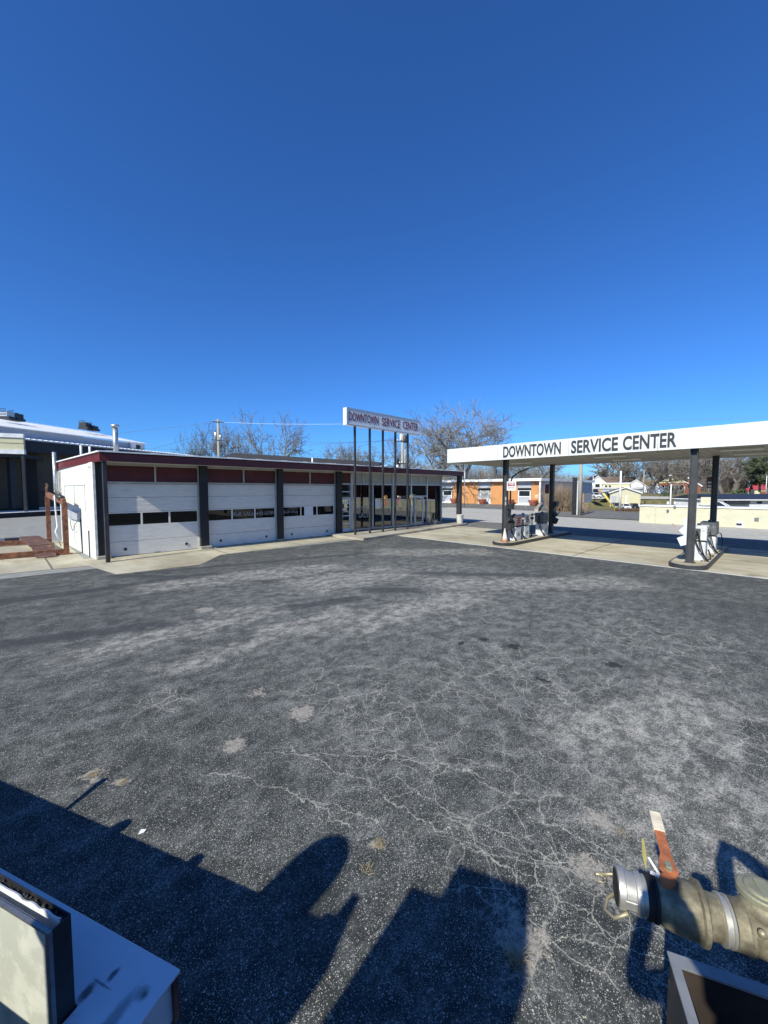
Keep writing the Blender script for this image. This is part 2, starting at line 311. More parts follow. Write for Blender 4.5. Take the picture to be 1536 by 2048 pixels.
def grassmat():
    g = NG('terrain'); a = g.noise(.06, 5, .6); b = g.noise(.7, 6, .65); c = g.noise(9, 4, .7)
    col = g.mix(g.ramp(a, .35, .65), (.20, .165, .08), (.135, .13, .055)); col = g.mix(g.ramp(b, .45, .7), col, (.27, .22, .12)); col = g.mix(g.math('MULTIPLY', g.ramp(c, .4, .7), .4), col, (.09, .09, .04))
    g.fin(col, .95, 0, c, .03, .5, .1)
grassmat()

# ------------------------------------------------------------------ mesh helpers
class MB:
    def __init__(s): s.v = []; s.f = []; s.m = []; s.cur = 0; s.sm = []; s.smooth = False
    def mat(s, i): s.cur = i; return s
    def _f(s, f): s.f.append(f); s.m.append(s.cur); s.sm.append(s.smooth)
    def add(s, vs, fs):
        o = len(s.v); s.v += [tuple(v) for v in vs]
        for f in fs: s._f(tuple(i + o for i in f))
        return s
    def box(s, x0, x1, y0, y1, z0, z1, c=None):
        if c is None:
            v = [(x0, y0, z0), (x1, y0, z0), (x1, y1, z0), (x0, y1, z0), (x0, y0, z1), (x1, y0, z1), (x1, y1, z1), (x0, y1, z1)]
            return s.add(v, [(3, 2, 1, 0), (4, 5, 6, 7), (0, 1, 5, 4), (1, 2, 6, 5), (2, 3, 7, 6), (3, 0, 4, 7)])
        c = min(c, (x1 - x0) * .45, (y1 - y0) * .45, (z1 - z0) * .45)   # chamfered box
        P = []
        def ring(z, i): return [(x0 + i + c * 0, y0 + c + i, z), (x0 + c + i, y0 + i, z), (x1 - c - i, y0 + i, z), (x1 - i, y0 + c + i, z), (x1 - i, y1 - c - i, z), (x1 - c - i, y1 - i, z), (x0 + c + i, y1 - i, z), (x0 + i, y1 - c - i, z)]
        r = [ring(z0, c * .6), ring(z0 + c * .6, 0), ring(z1 - c * .6, 0), ring(z1, c * .6)]
        v = sum(r, []); f = [tuple(range(7, -1, -1)), tuple(range(24, 32))]
        for k in range(3):
            for i in range(8): j = (i + 1) % 8; f.append((k * 8 + i, k * 8 + j, k * 8 + 8 + j, k * 8 + 8 + i))
        return s.add(v, f)
    def prism(s, poly, z0, z1):
        n = len(poly); v = [(x, y, z0) for x, y in poly] + [(x, y, z1) for x, y in poly]
        f = [tuple(range(n - 1, -1, -1)), tuple(range(n, 2 * n))] + [(i, (i + 1) % n, n + (i + 1) % n, n + i) for i in range(n)]
        return s.add(v, f)
    def prismx(s, poly, a, b, ax='y'):
        """poly in (u, z), extruded along the other horizontal axis"""
        n = len(poly)
        P = (lambda u, z, t: (u, t, z)) if ax == 'y' else (lambda u, z, t: (t, u, z))
        v = [P(u, z, a) for u, z in poly] + [P(u, z, b) for u, z in poly]
        f = [tuple(range(n)), tuple(range(2 * n - 1, n - 1, -1))] + [((i + 1) % n, i, n + i, n + (i + 1) % n) for i in range(n)]
        return s.add(v, f)
    def tube(s, pts, rad, n=8, cap=True):
        pts = [Vector(p) for p in pts]
        if not hasattr(rad, '__len__'): rad = [rad] * len(pts)
        o = len(s.v); prev = None
        for i, p in enumerate(pts):
            d = (pts[min(i + 1, len(pts) - 1)] - pts[max(i - 1, 0)]); d = d.normalized() if d.length > 1e-9 else Vector((0, 0, 1))
            if prev is None: u = d.orthogonal().normalized()
            else: u = (prev - d * prev.dot(d)); u = u.normalized() if u.length > 1e-6 else d.orthogonal().normalized()
            prev = u; w_ = d.cross(u)
            for k in range(n):
                a = 2 * pi * k / n; q = p + (u * cos(a) + w_ * sin(a)) * rad[i]; s.v.append(tuple(q))
        for i in range(len(pts) - 1):
            for k in range(n):
                j = (k + 1) % n; s._f((o + i * n + k, o + i * n + j, o + i * n + n + j, o + i * n + n + k))
        if cap:
            s._f(tuple(o + k for k in range(n - 1, -1, -1))); e = o + (len(pts) - 1) * n; s._f(tuple(e + k for k in range(n)))
        return s
    def bar(s, a, b, w_, h_=None):
        """square bar between two points"""
        h_ = h_ or w_; a = Vector(a); b = Vector(b); d = (b - a).normalized()
        up = Vector((0, 0, 1)) if abs(d.z) < .9 else Vector((1, 0, 0)); u = d.cross(up).normalized(); t = u.cross(d)
        v = [p + u * (su * w_ / 2) + t * (st * h_ / 2) for p in (a, b) for su, st in ((-1, -1), (1, -1), (1, 1), (-1, 1))]
        return s.add(v, [(0, 1, 2, 3), (7, 6, 5, 4), (1, 0, 4, 5), (2, 1, 5, 6), (3, 2, 6, 7), (0, 3, 7, 4)])
    def lathe(s, prof, o=(0, 0, 0), ax=(0, 0, 1), n=20):
        return s.tube([Vector(o) + Vector(ax) * t for t, r in prof], [max(r, 1e-4) for t, r in prof], n)
    def xf(s, mat4):
        s.v = [tuple(mat4 @ Vector(v)) for v in s.v]; return s
    def build(s, name, mats, parent=None, world=True, bevel=0):
        me = bpy.data.meshes.new(name)
        v = s.v
        if parent is not None and world:
            r = parent
            while r.parent: r = r.parent
            im = r.matrix_basis.inverted(); v = [tuple(im @ Vector(q)) for q in v]
        me.from_pydata(v, [], s.f)
        for m in (mats if isinstance(mats, (list, tuple)) else [mats]): me.materials.append(M[m])
        me.polygons.foreach_set('material_index', s.m); me.polygons.foreach_set('use_smooth', s.sm); me.update()
        o = bpy.data.objects.new(name, me); COL.objects.link(o)
        if parent is not None: o.parent = parent
        if bevel:
            b = o.modifiers.new('bevel', 'BEVEL'); b.width = bevel; b.segments = 2; b.limit_method = 'ANGLE'
        return o
def tag(o, label=None, cat=None, group=None, kind=None):
    if label: o['label'] = label
    if cat: o['category'] = cat
    if group: o['group'] = group
    if kind: o['kind'] = kind
    return o
def thing(name, label, cat, loc=(0, 0, 0), rz=0., group=None):
    o = bpy.data.objects.new(name, None); COL.objects.link(o); o.location = loc; o.rotation_euler = (0, 0, rz)
    o.matrix_basis = Matrix.Translation(Vector(loc)) @ Matrix.Rotation(rz, 4, 'Z')
    return tag(o, label, cat, group)
def copy_tree(o, parent=None):
    c = o.copy(); COL.objects.link(c)
    if parent is not None: c.parent = parent
    for ch in [x for x in bpy.data.objects if x.parent == o]: copy_tree(ch, c)
    return c
def text(string, x0, x1, z0, z1, origin, rz, th=.02, shear=0., bold=.0):
    """lettering fitted to a box: local x along the writing, z up; returns an MB in world space"""
    cu = bpy.data.curves.new('t', 'FONT'); cu.body = string; cu.extrude = .01; cu.resolution_u = 4; cu.space_line = 1.05; cu.align_x = 'CENTER'; cu.offset = bold
    ob = bpy.data.objects.new('t', cu); COL.objects.link(ob)
    dg = bpy.context.evaluated_depsgraph_get(); me = bpy.data.meshes.new_from_object(ob.evaluated_get(dg))
    vs = [v.co.copy() for v in me.vertices]; fs = [tuple(p.vertices) for p in me.polygons]
    bpy.data.objects.remove(ob); bpy.data.curves.remove(cu); bpy.data.meshes.remove(me)
    ax, bx = min(v.x for v in vs), max(v.x for v in vs); ay, by = min(v.y for v in vs), max(v.y for v in vs)
    mb = MB(); mt = Matrix.Translation(Vector(origin)) @ Matrix.Rotation(rz, 4, 'Z')
    out = []
    for v in vs:
        x = x0 + (v.x - ax) / (bx - ax) * (x1 - x0); z = z0 + (v.y - ay) / (by - ay) * (z1 - z0); x += shear * (z - z0)
        out.append(mt @ Vector((x, -v.z / .01 * th / 2, z)))
    return mb.add(out, fs)

# far placement: column px in the photograph's width at a distance fwd -> world xy; and height seen at row py
def D(px, fwd):
    lat = (px - 768) / FP * fwd
    return (lat * sin(A) + fwd * cos(A), -lat * cos(A) + fwd * sin(A))
def HZ(py, fwd): return CH + (979 - py) / FP * fwd
def P(px, py, fwd): x, y = D(px, fwd); return (x, y, HZ(py, fwd))
RC = A - radians(90)        # rotation of an object whose local -y faces the camera
def fwd_of(x, y): return x * cos(A) + y * sin(A)
def sst(a, b, x): t = min(1, max(0, (x - a) / (b - a))); return t * t * (3 - 2 * t)
def terr(x, y):
    f_ = fwd_of(x, y); lat = x * sin(A) - y * cos(A)
    low = -2.2 * sst(57, 78, f_) * (1 - sst(106, 116, f_)) * sst(30, 44, lat)
    far = .6 * sst(106, 116, f_) * (1 - .5 * sst(130, 160, f_)) * sst(25, 45, lat) + 1.0 * sst(125, 160, f_) * sst(88, 125, lat)
    return low + far

# ------------------------------------------------------------------ ground
def onx0(px, X):
    a = (px - 768) / FP; return X * (-a * cos(A) + sin(A)) / (a * sin(A) + cos(A))
def sheet(name, poly, z, m, kind='structure'):
    mb = MB(); mb.add([(x, y, z) for x, y in poly], [tuple(range(len(poly)))])
    return tag(mb.build(name, m), kind=kind)
mb = MB(); nx = 90
gx = [-100 + i * 5 for i in range(90)] [:-1] + [1500]; gy = [-900] + [-200 + i * 5 for i in range(90)][1:-1] + [1200]
mb.add([(x, y, terr(x, y) - .03) for y in gy for x in gx], [(j * 90 + i, j * 90 + i + 1, j * 90 + 91 + i, j * 90 + 90 + i) for j in range(89) for i in range(89)])
mb.smooth = True; tag(mb.build('ground', 'terrain'), kind='structure')
mb = MB(); mb.add([(-2500, -2500, -3.2), (2500, -2500, -3.2), (2500, 2500, -3.2), (-2500, 2500, -3.2)], [(0, 1, 2, 3)]); tag(mb.build('far_ground', 'terrain'), kind='structure')
sheet('parking_lot', [(-60, -60), (17.15, -60), (17.15, 16.2), (14.0, 16.6), (-60, 19)], 0, 'asphalt')
sheet('side_parking_lot', [(-60, 18.9), (3, 16.2), (40, 16.2), (40, 110), (-60, 110)], -.006, 'side_lot')
sheet('concrete_pad', [(17.1, -40), (24.9, -40), (24.9, 18.4), (13.9, 18.4), (13.9, 17.0), (17.1, 16.4)], .005, 'concrete')
sheet('apron_edge', [(17.02, -40), (17.11, -40), (17.11, 16.2), (17.02, 16.1)], .008, 'roof_cap')
sheet('garage_apron', [(-8, 18.6), (-3, 18.35), (2.2, 17.75), (2.62, 15.32), (5.2, 15.14), (6.62, 16.79), (13.9, 17.2), (13.9, 19.6), (2.3, 19.6), (2.3, 27.6), (-8, 27.8)], .0045, 'concrete')
sheet('driveway', [(24.9, -60), (29.6, -60), (29.6, 60), (24.9, 60)], .001, 'far_asphalt')
sheet('street', [(29.6, -120), (40.2, -120), (41.5, 200), (29.6, 200)], .0095, 'street')
sheet('side_street', [(41, 20), (49.5, 21), (51.0, 70), (41, 70)], .0055, 'street')
sheet('brick_building_lot', [(49.5, 19.5), (62, 25), (75, 29.5), (92, 33), (92, 70), (49.5, 70)], .0015, 'far_asphalt')
def drape(name, f0, f1, l0, l1, m, dz, st=3.):
    mb = MB(); nf = int((f1 - f0) / st) + 1; nl = int((l1 - l0) / st) + 1; vs = []
    for i in range(nf):
        for j in range(nl):
            f_, l_ = f0 + i * st, l0 + j * st; x, y = l_ * sin(A) + f_ * cos(A), -l_ * cos(A) + f_ * sin(A); vs.append((x, y, terr(x, y) + dz))
    mb.add(vs, [(i * nl + j, i * nl + nl + j, i * nl + nl + j + 1, i * nl + j + 1) for i in range(nf - 1) for j in range(nl - 1)])
    tag(mb.build(name, m), kind='structure')
drape('lower_parking_lot', 62, 101, 38, 88, 'far_asphalt', .02); drape('upper_parking_lot', 113, 134, 46, 85, 'street', .03)
sheet('corner_lot', [(41.8, 9.0), (54, 9.0), (58, 18), (49.5, 19.4), (41.8, 19.4)], .003, 'far_asphalt')
# kerb and walkway in front of the storefront
mb = MB(); mb.prism([(13.92, 16.75), (14.1, 16.05), (26.1, 17.45), (26.9, 18.0), (26.9, 18.9), (14.0, 18.9)], 0, .13)
tag(mb.build('walkway', 'kerb_concrete', bevel=.012), kind='structure')
mb = MB()
for k in range(7): y = 27 + k * 3.4; mb.add([(x, yy, .012) for x, yy in ((56.5, y - 3), (56.6, y - 3), (62.6, y), (62.5, y))], [(0, 1, 2, 3)])
tag(mb.build('parking_lines', 'letter_white'), kind='structure')

# ------------------------------------------------------------------ service garage
G1 = thing('service_garage', 'low white service garage with maroon fascia, three white roll-up doors and a glass storefront', 'garage', (14.5, 19.3, 0))
YF = 19.3
W0, W1 = (2.62, 19.10), (2.25, 27.0)
mb = MB(); mb.prism([W0, (2.70, 19.10), (2.5, 27.0), W1], 0, 3.88); wall_w = mb.build('side_wall', 'white_block_x', G1)
mb = MB(); mb.box(2.5, 25.3, 26.75, 26.98, 0, 3.9); mb.box(25.12, 25.3, 19.5, 26.75, 0, 3.9).box(15.05, 15.2, 19.6, 26.7, 0, 3.9); mb.build('back_wall', 'white_block_y', G1)
mb = MB(); mb.prism([(2.72, 17.95), (26.32, 17.95), (26.32, 27.2), (2.25, 27.2)], 4.16, 4.21); mb.build('roof', 'roof_gravel', G1)
mb = MB()   # soffit
mb.prism([(2.76, 17.99), (26.28, 17.99), (26.28, 27.1), (2.3, 27.1)], 3.90, 3.93); mb.build('soffit', 'white_paint', G1)
mb = MB()   # fascia as butted boards
mb.prism([(2.72, 17.95), (26.32, 17.95), (26.32, 18.0), (2.77, 18.0)], 3.86, 4.2); mb.prism([(2.70, 17.96), (2.77, 18.0), (2.26, 27.2), (2.14, 27.2)], 3.86, 4.2)
mb.box(26.27, 26.32, 18.003, 27.2, 3.86, 4.2)
fas = mb.build('fascia', 'maroon', G1)
mb = MB(); mb.bar((2.66, 17.93, 4.225), (26.4, 17.93, 4.225), .10, .05); mb.bar((2.68, 17.98, 4.223), (2.12, 27.3, 4.223), .10, .05)
random.seed(4)
for k in range(16):
    x = 3 + k * 1.45 + random.uniform(-.2, .2); mb.bar((x, 17.96, 4.25), (x + random.uniform(.2, .7), 17.96, 4.25), .07, .03)
mb.build('roof_edge', 'roof_cap', G1)
for xj in (6.2, 10.8, 15.4, 20, 23.6):
    mb = MB(); mb.box(xj, xj + .03, 17.94, 17.951, 3.87, 4.19); mb.build('fascia_joint', 'dark_grey', fas, world=True)
# columns between the bays
for x0, x1, yf in ((2.705, 3.04, 19.13), (6.66, 7.02, 19.08), (10.66, 10.99, 19.08), (14.62, 15.04, 19.08)):
    mb = MB(); mb.box(x0, x1, yf, 19.5, 0, 3.9); c = mb.build('column', 'black_paint', G1)
    mb = MB(); mb.box(x0 - .08, x1 + .08, yf - .14, yf + .04, 0, .13, .03); mb.build('column_base', 'kerb_concrete', c)
# corner post at the roof's edge, and the end post
mb = MB(); mb.box(2.78, 2.92, 18.02, 18.16, 0, 3.88, .01); mb.build('roof_post', 'dark_grey', G1)
mb = MB(); mb.box(26.02, 26.3, 18.05, 18.4, .13, 3.88, .01); mb.build('roof_post', 'dark_grey', G1)
# bays
def bay(x0, x1, txts, panes, paper=None):
    z1 = 3.03
    mb = MB(); mb.box(x0, x0 + .05, 19.22, 19.5, 0, 3.9); mb.box(x1 - .05, x1, 19.22, 19.5, 0, 3.9); mb.box(x0 + .05, x1 - .05, 19.21, 19.5, z1, z1 + .09); mb.box(x0 + .05, x1 - .05, 19.215, 19.5, 3.78, 3.9)
    mb.box((x0 + x1) / 2 - .035, (x0 + x1) / 2 + .035, 19.218, 19.4, z1 + .09, 3.78); mb.build('bay_frame', 'trim_grey', G1)
    for a, b in ((x0 + .05, (x0 + x1) / 2 - .035), ((x0 + x1) / 2 + .035, x1 - .05)):
        mb = MB(); mb.box(a, b, 19.26, 19.3, z1 + .09, 3.78); mb.build('header_panel', 'maroon_panel', G1)
    a, b = x0 + .05, x1 - .05
    zs = [0.0, .62, 1.27, 1.86, 2.46, z1]
    mb = MB()
    for i in range(5):
        if i == 2: continue
        z0 = zs[i] + .006; zt = zs[i + 1] - .006
        mb.box(a, b, 19.31, 19.36, z0, zt, .008)
        if i in (3, 4):
            for k in range(3): zz = z0 + (zt - z0) * (k + .6) / 3.4; mb.box(a + .02, b - .02, 19.304, 19.311, zz, zz + .012)
    # window row: stiles and rails
    edges = [a] + [p for p in panes] + [b]
    mb.box(a, b, 19.31, 19.36, 1.266, 1.30); mb.box(a, b, 19.31, 19.36, 1.80, 1.855)
    for k, e in enumerate(edges): mb.box(max(a, e - .035), min(b, e + .035), 19.312, 19.358, 1.30, 1.80)
    d = mb.build('roll_up_door', 'door_white', G1)
    for k in range(len(edges) - 1):
        mb = MB(); mb.box(edges[k] + .03, edges[k + 1] - .03, 19.33, 19.338, 1.30, 1.80); mb.build('window_pane', 'door_glass', d)
    for hx in (x0 + .62, x1 - .60):
        mb = MB(); mb.tube([(hx, 19.29, .29), (hx, 19.315, .29)], [.075, .085], 16); h = mb.build('exhaust_port', 'alu', d)
        mb = MB(); mb.tube([(hx, 19.285, .29), (hx, 19.296, .29)], .055, 14); mb.build('port_hole', 'rubber', h)
    mb = MB(); mb.box((x0 + x1) / 2 - .12, (x0 + x1) / 2 + .12, 19.29, 19.312, .05, .08); mb.build('door_handle', 'alu', d)
    mb = MB(); mb.box(a, b, 19.30, 19.34, -.004, .02); mb.build('door_seal', 'rubber', d)
    for s, u0, u1, w0_, w1_ in txts:
        text(s, u0, u1, w0_, w1_, (0, 19.322, 0), 0, .006, .05).build('window_writing', 'chalk', d)
    if paper: mb = MB(); mb.box(paper[0], paper[1], 19.319, 19.324, 1.28, 1.80); mb.build('paper_sheet', 'paper', d)
bay(3.04, 6.66, [], [4.30, 5.39])
bay(7.02, 10.66, [('FoR SALe', 8.32, 9.38, 1.45, 1.66), ('442-0799', 9.50, 10.55, 1.46, 1.62)], [8.24, 9.45])
bay(10.99, 14.62, [('FoR SALe', 11.16, 12.02, 1.48, 1.61)], [12.22, 13.32], (12.45, 13.05))
# storefront framing
mb = MB()
TR = 3.09
for x, wd in ((15.04, .06), (15.93, .20), (17.74, .09), (19.65, .10), (21.57, .12), (23.4, .10), (25.2, .10)):
    mb.box(x - wd / 2, x + wd / 2, 19.22, 19.40, .13, 3.9)
for a, b in ((15.07, 15.83), (16.03, 17.69), (17.78, 19.60), (19.70, 21.51), (21.63, 23.35), (23.45, 25.15)):
    mb.box(a, b, 19.235, 19.39, TR, TR + .09); mb.box(a, b, 19.235, 19.39, 3.82, 3.9)
    if a > 16: mb.box(a, b, 19.235, 19.39, .13, .26)
for x in (16.9, 18.55, 22.55): mb.box(x - .045, x + .045, 19.24, 19.39, TR + .09, 3.82)
sf = mb.build('storefront_frame', 'alu', G1)
for a, b in ((16.03, 16.855), (16.945, 17.69), (17.78, 18.505), (18.595, 19.60), (19.70, 21.51), (21.63, 22.505), (22.595, 23.35), (23.45, 25.15)):
    mb = MB(); mb.box(a, b, 19.29, 19.31, TR + .09, 3.82); mb.build('transom_panel', 'frosted', G1)
for a, b in ((16.03, 17.69), (17.78, 19.60), (19.70, 21.51), (23.45, 25.15)):
    mb = MB(); mb.box(a, b, 19.30, 19.31, .26, TR); mb.build('storefront_glass', 'glass', G1)
def glazed_door(x0, x1, zt, lite=None):
    mb = MB(); f = .085
    mb.box(x0, x0 + f, 19.24, 19.30, .135, zt); mb.box(x1 - f, x1, 19.24, 19.30, .135, zt); mb.box(x0 + f, x1 - f, 19.243, 19.297, zt - f, zt); mb.box(x0 + f, x1 - f, 19.243, 19.297, .135, .36)
    if lite: mb.box(x0 + f, x1 - f, 19.243, 19.297, lite, lite + .05)
    d = mb.build('glazed_door', 'white_paint' if lite else 'alu', G1)
    mb = MB(); mb.box(x0 + f, x1 - f, 19.268, 19.274, .36, zt - f); mb.build('door_pane', 'glass', d)
    mb = MB(); mb.tube([(x0 + .04, 19.24, 1.0), (x0 + .04, 19.18, 1.0), (x0 + .04, 19.18, 1.35), (x0 + .04, 19.24, 1.35)], .014, 6); mb.build('door_handle', 'alu', d)
    return d
d = glazed_door(15.09, 15.81, 2.22, 1.12)
for z in (1.92, 1.5, .62):
    mb = MB(); mb.box(15.2, 15.70 if z != 1.5 else 15.5, 19.255, 19.262, z, z + (.07 if z != 1.5 else .12)); mb.build('sticker', 'paper', d)
mb = MB(); mb.box(15.07, 15.83, 19.25, 19.38, 2.24, 2.32).box(15.07, 15.83, 19.25, 19.38, 2.62, 2.69); mb.build('door_transom_bar', 'alu', G1)
for z0, z1, mm in ((2.32, 2.62, 'glass'), (2.69, TR, 'glass')):
    mb = MB(); mb.box(15.07, 15.83, 19.30, 19.308, z0, z1); mb.build('transom_glass', mm, G1)
mb = MB(); mb.box(15.07, 15.83, 19.28, 19.30, TR + .09, 3.82); mb.build('header_panel', 'maroon_panel', G1)
glazed_door(22.02, 22.92, 2.22)
mb = MB(); mb.box(21.63, 23.35, 19.245, 19.385, 2.24, 2.33).box(21.94, 22.0, 19.245, 19.385, .13, 2.24).box(22.94, 23.0, 19.245, 19.385, .13, 2.24); mb.build('door_transom_bar', 'alu', G1)
for a, b, z0, z1 in ((21.63, 21.94, .15, 2.24), (23.0, 23.35, .15, 2.24), (21.63, 23.35, 2.33, TR)):
    mb = MB(); mb.box(a, b, 19.30, 19.306, z0, z1); mb.build('storefront_glass', 'glass', G1)
# writing on the storefront glass
text('FOR\nSALE', 16.5, 17.4, .95, 1.75, (0, 19.292, 0), 0, .006).build('window_writing', 'chalk', G1)
text('INSPECTIONS', 18.1, 19.45, 1.34, 1.48, (0, 19.292, 0), 0, .006).build('window_writing', 'chalk', G1)
text('SERVICE', 20.1, 21.3, 2.18, 2.34, (0, 19.292, 0), 0, .006).build('window_writing', 'chalk', G1)
for a, b, z0, z1 in ((18.0, 18.42, 1.55, 2.12), (18.5, 18.66, 1.6, 2.0)):
    mb = MB(); mb.box(a, b, 19.286, 19.291, z0, z1); mb.build('window_notice', 'paper', G1)
# interior seen through the glass
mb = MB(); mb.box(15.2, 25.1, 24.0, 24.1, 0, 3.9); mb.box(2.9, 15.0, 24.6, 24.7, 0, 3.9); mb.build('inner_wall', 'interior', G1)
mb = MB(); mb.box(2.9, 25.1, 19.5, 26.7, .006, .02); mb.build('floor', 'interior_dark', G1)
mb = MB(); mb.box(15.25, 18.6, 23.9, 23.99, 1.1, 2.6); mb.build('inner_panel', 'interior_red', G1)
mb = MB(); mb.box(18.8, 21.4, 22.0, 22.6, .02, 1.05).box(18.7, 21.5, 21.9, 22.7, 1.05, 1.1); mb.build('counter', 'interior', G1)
for x in (16.2, 17.4, 23.8):
    mb = MB(); mb.box(x, x + .7, 22.3, 22.7, .02, .1)
    for z in (.5, 1.0, 1.5): mb.box(x, x + .7, 22.3, 22.7, z, z + .03)
    for dx in (0, .67): mb.box(x + dx, x + dx + .03, 22.3, 22.7, .1, 1.7)
    sh = mb.build('shelf_rack', 'alu', G1)
    for z in (.53, 1.03, 1.53):
        mb = MB()
        for k in range(4): mb.box(x + .06 + k * .15, x + .21 + k * .15, 22.35, 22.55, z, z + random.uniform(.1, .28))
        mb.build('shelf_stock', 'interior_red', sh)
# west wall details: blocked-up window, conduit box, duct, cables
def wx(y): return W0[0] + (W1[0] - W0[0]) * (y - W0[1]) / (W1[1] - W0[1])
mb = MB()
for y0, y1, z0, z1 in ((20.6, 25.4, 2.98, 3.05), (20.6, 20.66, 1.9, 2.98), (25.34, 25.4, 1.9, 2.98), (22.9, 22.96, 1.9, 2.98)):
    mb.prism([(wx(y0) - .03, y0), (wx(y0) + .05, y0), (wx(y1) + .05, y1), (wx(y1) - .03, y1)], z0, z1)
mb.build('filled_window_trim', 'white_paint', G1)
mb = MB(); mb.prism([(wx(21.7) - .12, 21.7), (wx(21.7), 21.7), (wx(24.0), 24.0), (wx(24.0) - .12, 24.0)], 1.42, 1.80); mb.build('electric_box', 'grey_siding', G1, bevel=.01)
mb = MB(); mb.tube([(wx(21.7) - .03, 21.7, 1.5), (wx(21.66) - .03, 21.66, .9), (wx(21.62) - .02, 21.6, .0)], .018, 6)
mb.tube([(wx(24) - .05, 24.0, 1.45)] + [(wx(24) - .08, 23.95 - 2.1 * t, 1.45 - .55 * sin(pi * t)) for t in (.15, .3, .5, .7, .85)] + [(wx(21.8) - .06, 21.8, 1.5)], .012, 5)
mb.tube([(wx(20.1) - .03, 20.1, 0), (wx(20.1) - .03, 20.1, 1.1)], .02, 6)
mb.build('cable', 'dark_grey', G1)
mb = MB(); mb.tube([(wx(19.8) - .02, 19.9, 3.82), (wx(19.8) - .06, 19.6, 3.78), (wx(19.4) - .05, 19.35, 3.72), (wx(19.4) - .06, 19.6, 3.62), (wx(19.4) - .06, 19.45, 3.5)], .02, 5); mb.build('loose_wire', 'white_paint', G1)
mb = MB(); mb.box(2.02, 2.24, 26.75, 27.0, 2.65, 3.75); mb.build('vent_box', 'white_paint', G1)
mb = MB(); mb.smooth = True; mb.tube([(2.2, 26.6, 2.5), (2.12, 26.55, 2.62), (2.06, 26.5, 2.85), (2.06, 26.5, 4.72)], [.08, .09, .09, .09], 12); mb.build('exhaust_duct', 'galv', G1)
mb = MB(); mb.tube([(2.2, 26.6, 2.5), (2.32, 26.6, 2.5)], .12, 10); mb.build('duct_collar', 'galv', G1)
# roof pipes
for x, y, h, r, m_ in ((4.05, 22.6, 5.75, .11, 'galv'), (2.9, 24.2, 4.95, .05, 'white_paint'), (3.25, 24.2, 4.92, .05, 'white_paint'), (13.9, 20.6, 4.75, .05, 'white_paint'), (20.4, 19.6, 4.55, .14, 'white_paint')):
    mb = MB(); mb.smooth = True; mb.tube([(x, y, 4.2), (x, y, h)], r, 12)
    if r == .11: mb.tube([(x, y, h), (x, y, h + .03), (x, y, h + .12), (x, y, h + .17)], [.12, .18, .18, .1], 12)
    mb.build('roof_pipe', m_, G1)
mb = MB(); mb.prismx([(17.6, 4.2), (18.4, 4.38), (19.2, 4.2)], 18.3, 19.2); mb.build('roof_flashing', 'roof_cap', G1)

# ------------------------------------------------------------------ pole sign
S1 = thing('pole_sign', 'long white sign cabinet on five dark posts in front of the storefront', 'sign', (17.2, 17.7, .13))
mb = MB(); mb.box(14.13, 20.42, 17.52, 17.84, 6.45, 7.43, .02); cab = mb.build('sign_cabinet', 'sign_white', S1)
mb = MB()
for a in ((14.15, 20.40, 6.45, 6.52), (14.15, 20.40, 7.36, 7.43)): mb.box(a[0], a[1], 17.495, 17.525, a[2], a[3])
mb.box(14.15, 14.22, 17.497, 17.525, 6.52, 7.36).box(20.33, 20.40, 17.497, 17.525, 6.52, 7.36).box(16.25, 16.27, 17.514, 17.522, 6.52, 7.36).box(18.33, 18.35, 17.514, 17.522, 6.52, 7.36)
mb.build('sign_frame', 'alu', cab)
for s, a, b in (('DOWNTOWN', 14.31, 16.60), ('SERVICE', 16.90, 18.52), ('CENTER', 18.80, 20.28)):
    text(s, a, b, 6.72, 7.21, (0, 17.508, 0), 0, .012, 0, .004).build('lettering', 'letter_maroon', cab)
for x in (14.86, 16.03, 17.13, 18.24, 19.42):
    mb = MB(); mb.box(x - .055, x + .055, 17.6, 17.71, .13, 6.46, .008); mb.build('post', 'dark_grey', S1)
def bow(name, label, x, cols, seed):
    T = thing(name, label, 'ribbon bow', (x, 17.55, 2.3), 0, 'ribbon bows tied to the sign posts'); R = random.Random(seed)
    for ci, c in enumerate(cols):
        mb = MB()
        for k in range(6):
            a = R.uniform(0, 2 * pi); l = R.uniform(.10, .17); cx, cz = cos(a) * l, sin(a) * l * .7
            pts = [(0, 0, 0), (cx * .7 - .03, -.06, cz * .8 + .04), (cx, -.09, cz), (cx * .7 + .03, -.05, cz * .7 - .04), (0, 0, 0)]
            for p, q in zip(pts[:-1], pts[1:]): mb.bar(p, q, .045, .008)
        mb.build('ribbon_loop', c, T, world=False)
        mb = MB()
        for k in range(2):
            e = R.uniform(-.16, .2); mb.bar((0, -.02, 0), (e * .6, -.07, -.22), .04, .008); mb.bar((e * .6, -.07, -.22), (e, -.06, -.45 - R.random() * .12), .04, .008)
        mb.build('ribbon_tail', cols[-1 - ci], T, world=False)
bow('ribbon_bow', 'gold and red ribbon bow on the third post of the pole sign', 17.2, ('ribbon_gold', 'ribbon_red', 'ribbon_gold'), 1)
bow('ribbon_bow', 'red and white ribbon bow on the fourth post of the pole sign', 18.42, ('ribbon_red', 'ribbon_white'), 2)
bow('ribbon_bow', 'white and gold ribbon bow on the rightmost post of the pole sign', 19.58, ('ribbon_white', 'ribbon_gold'), 3)

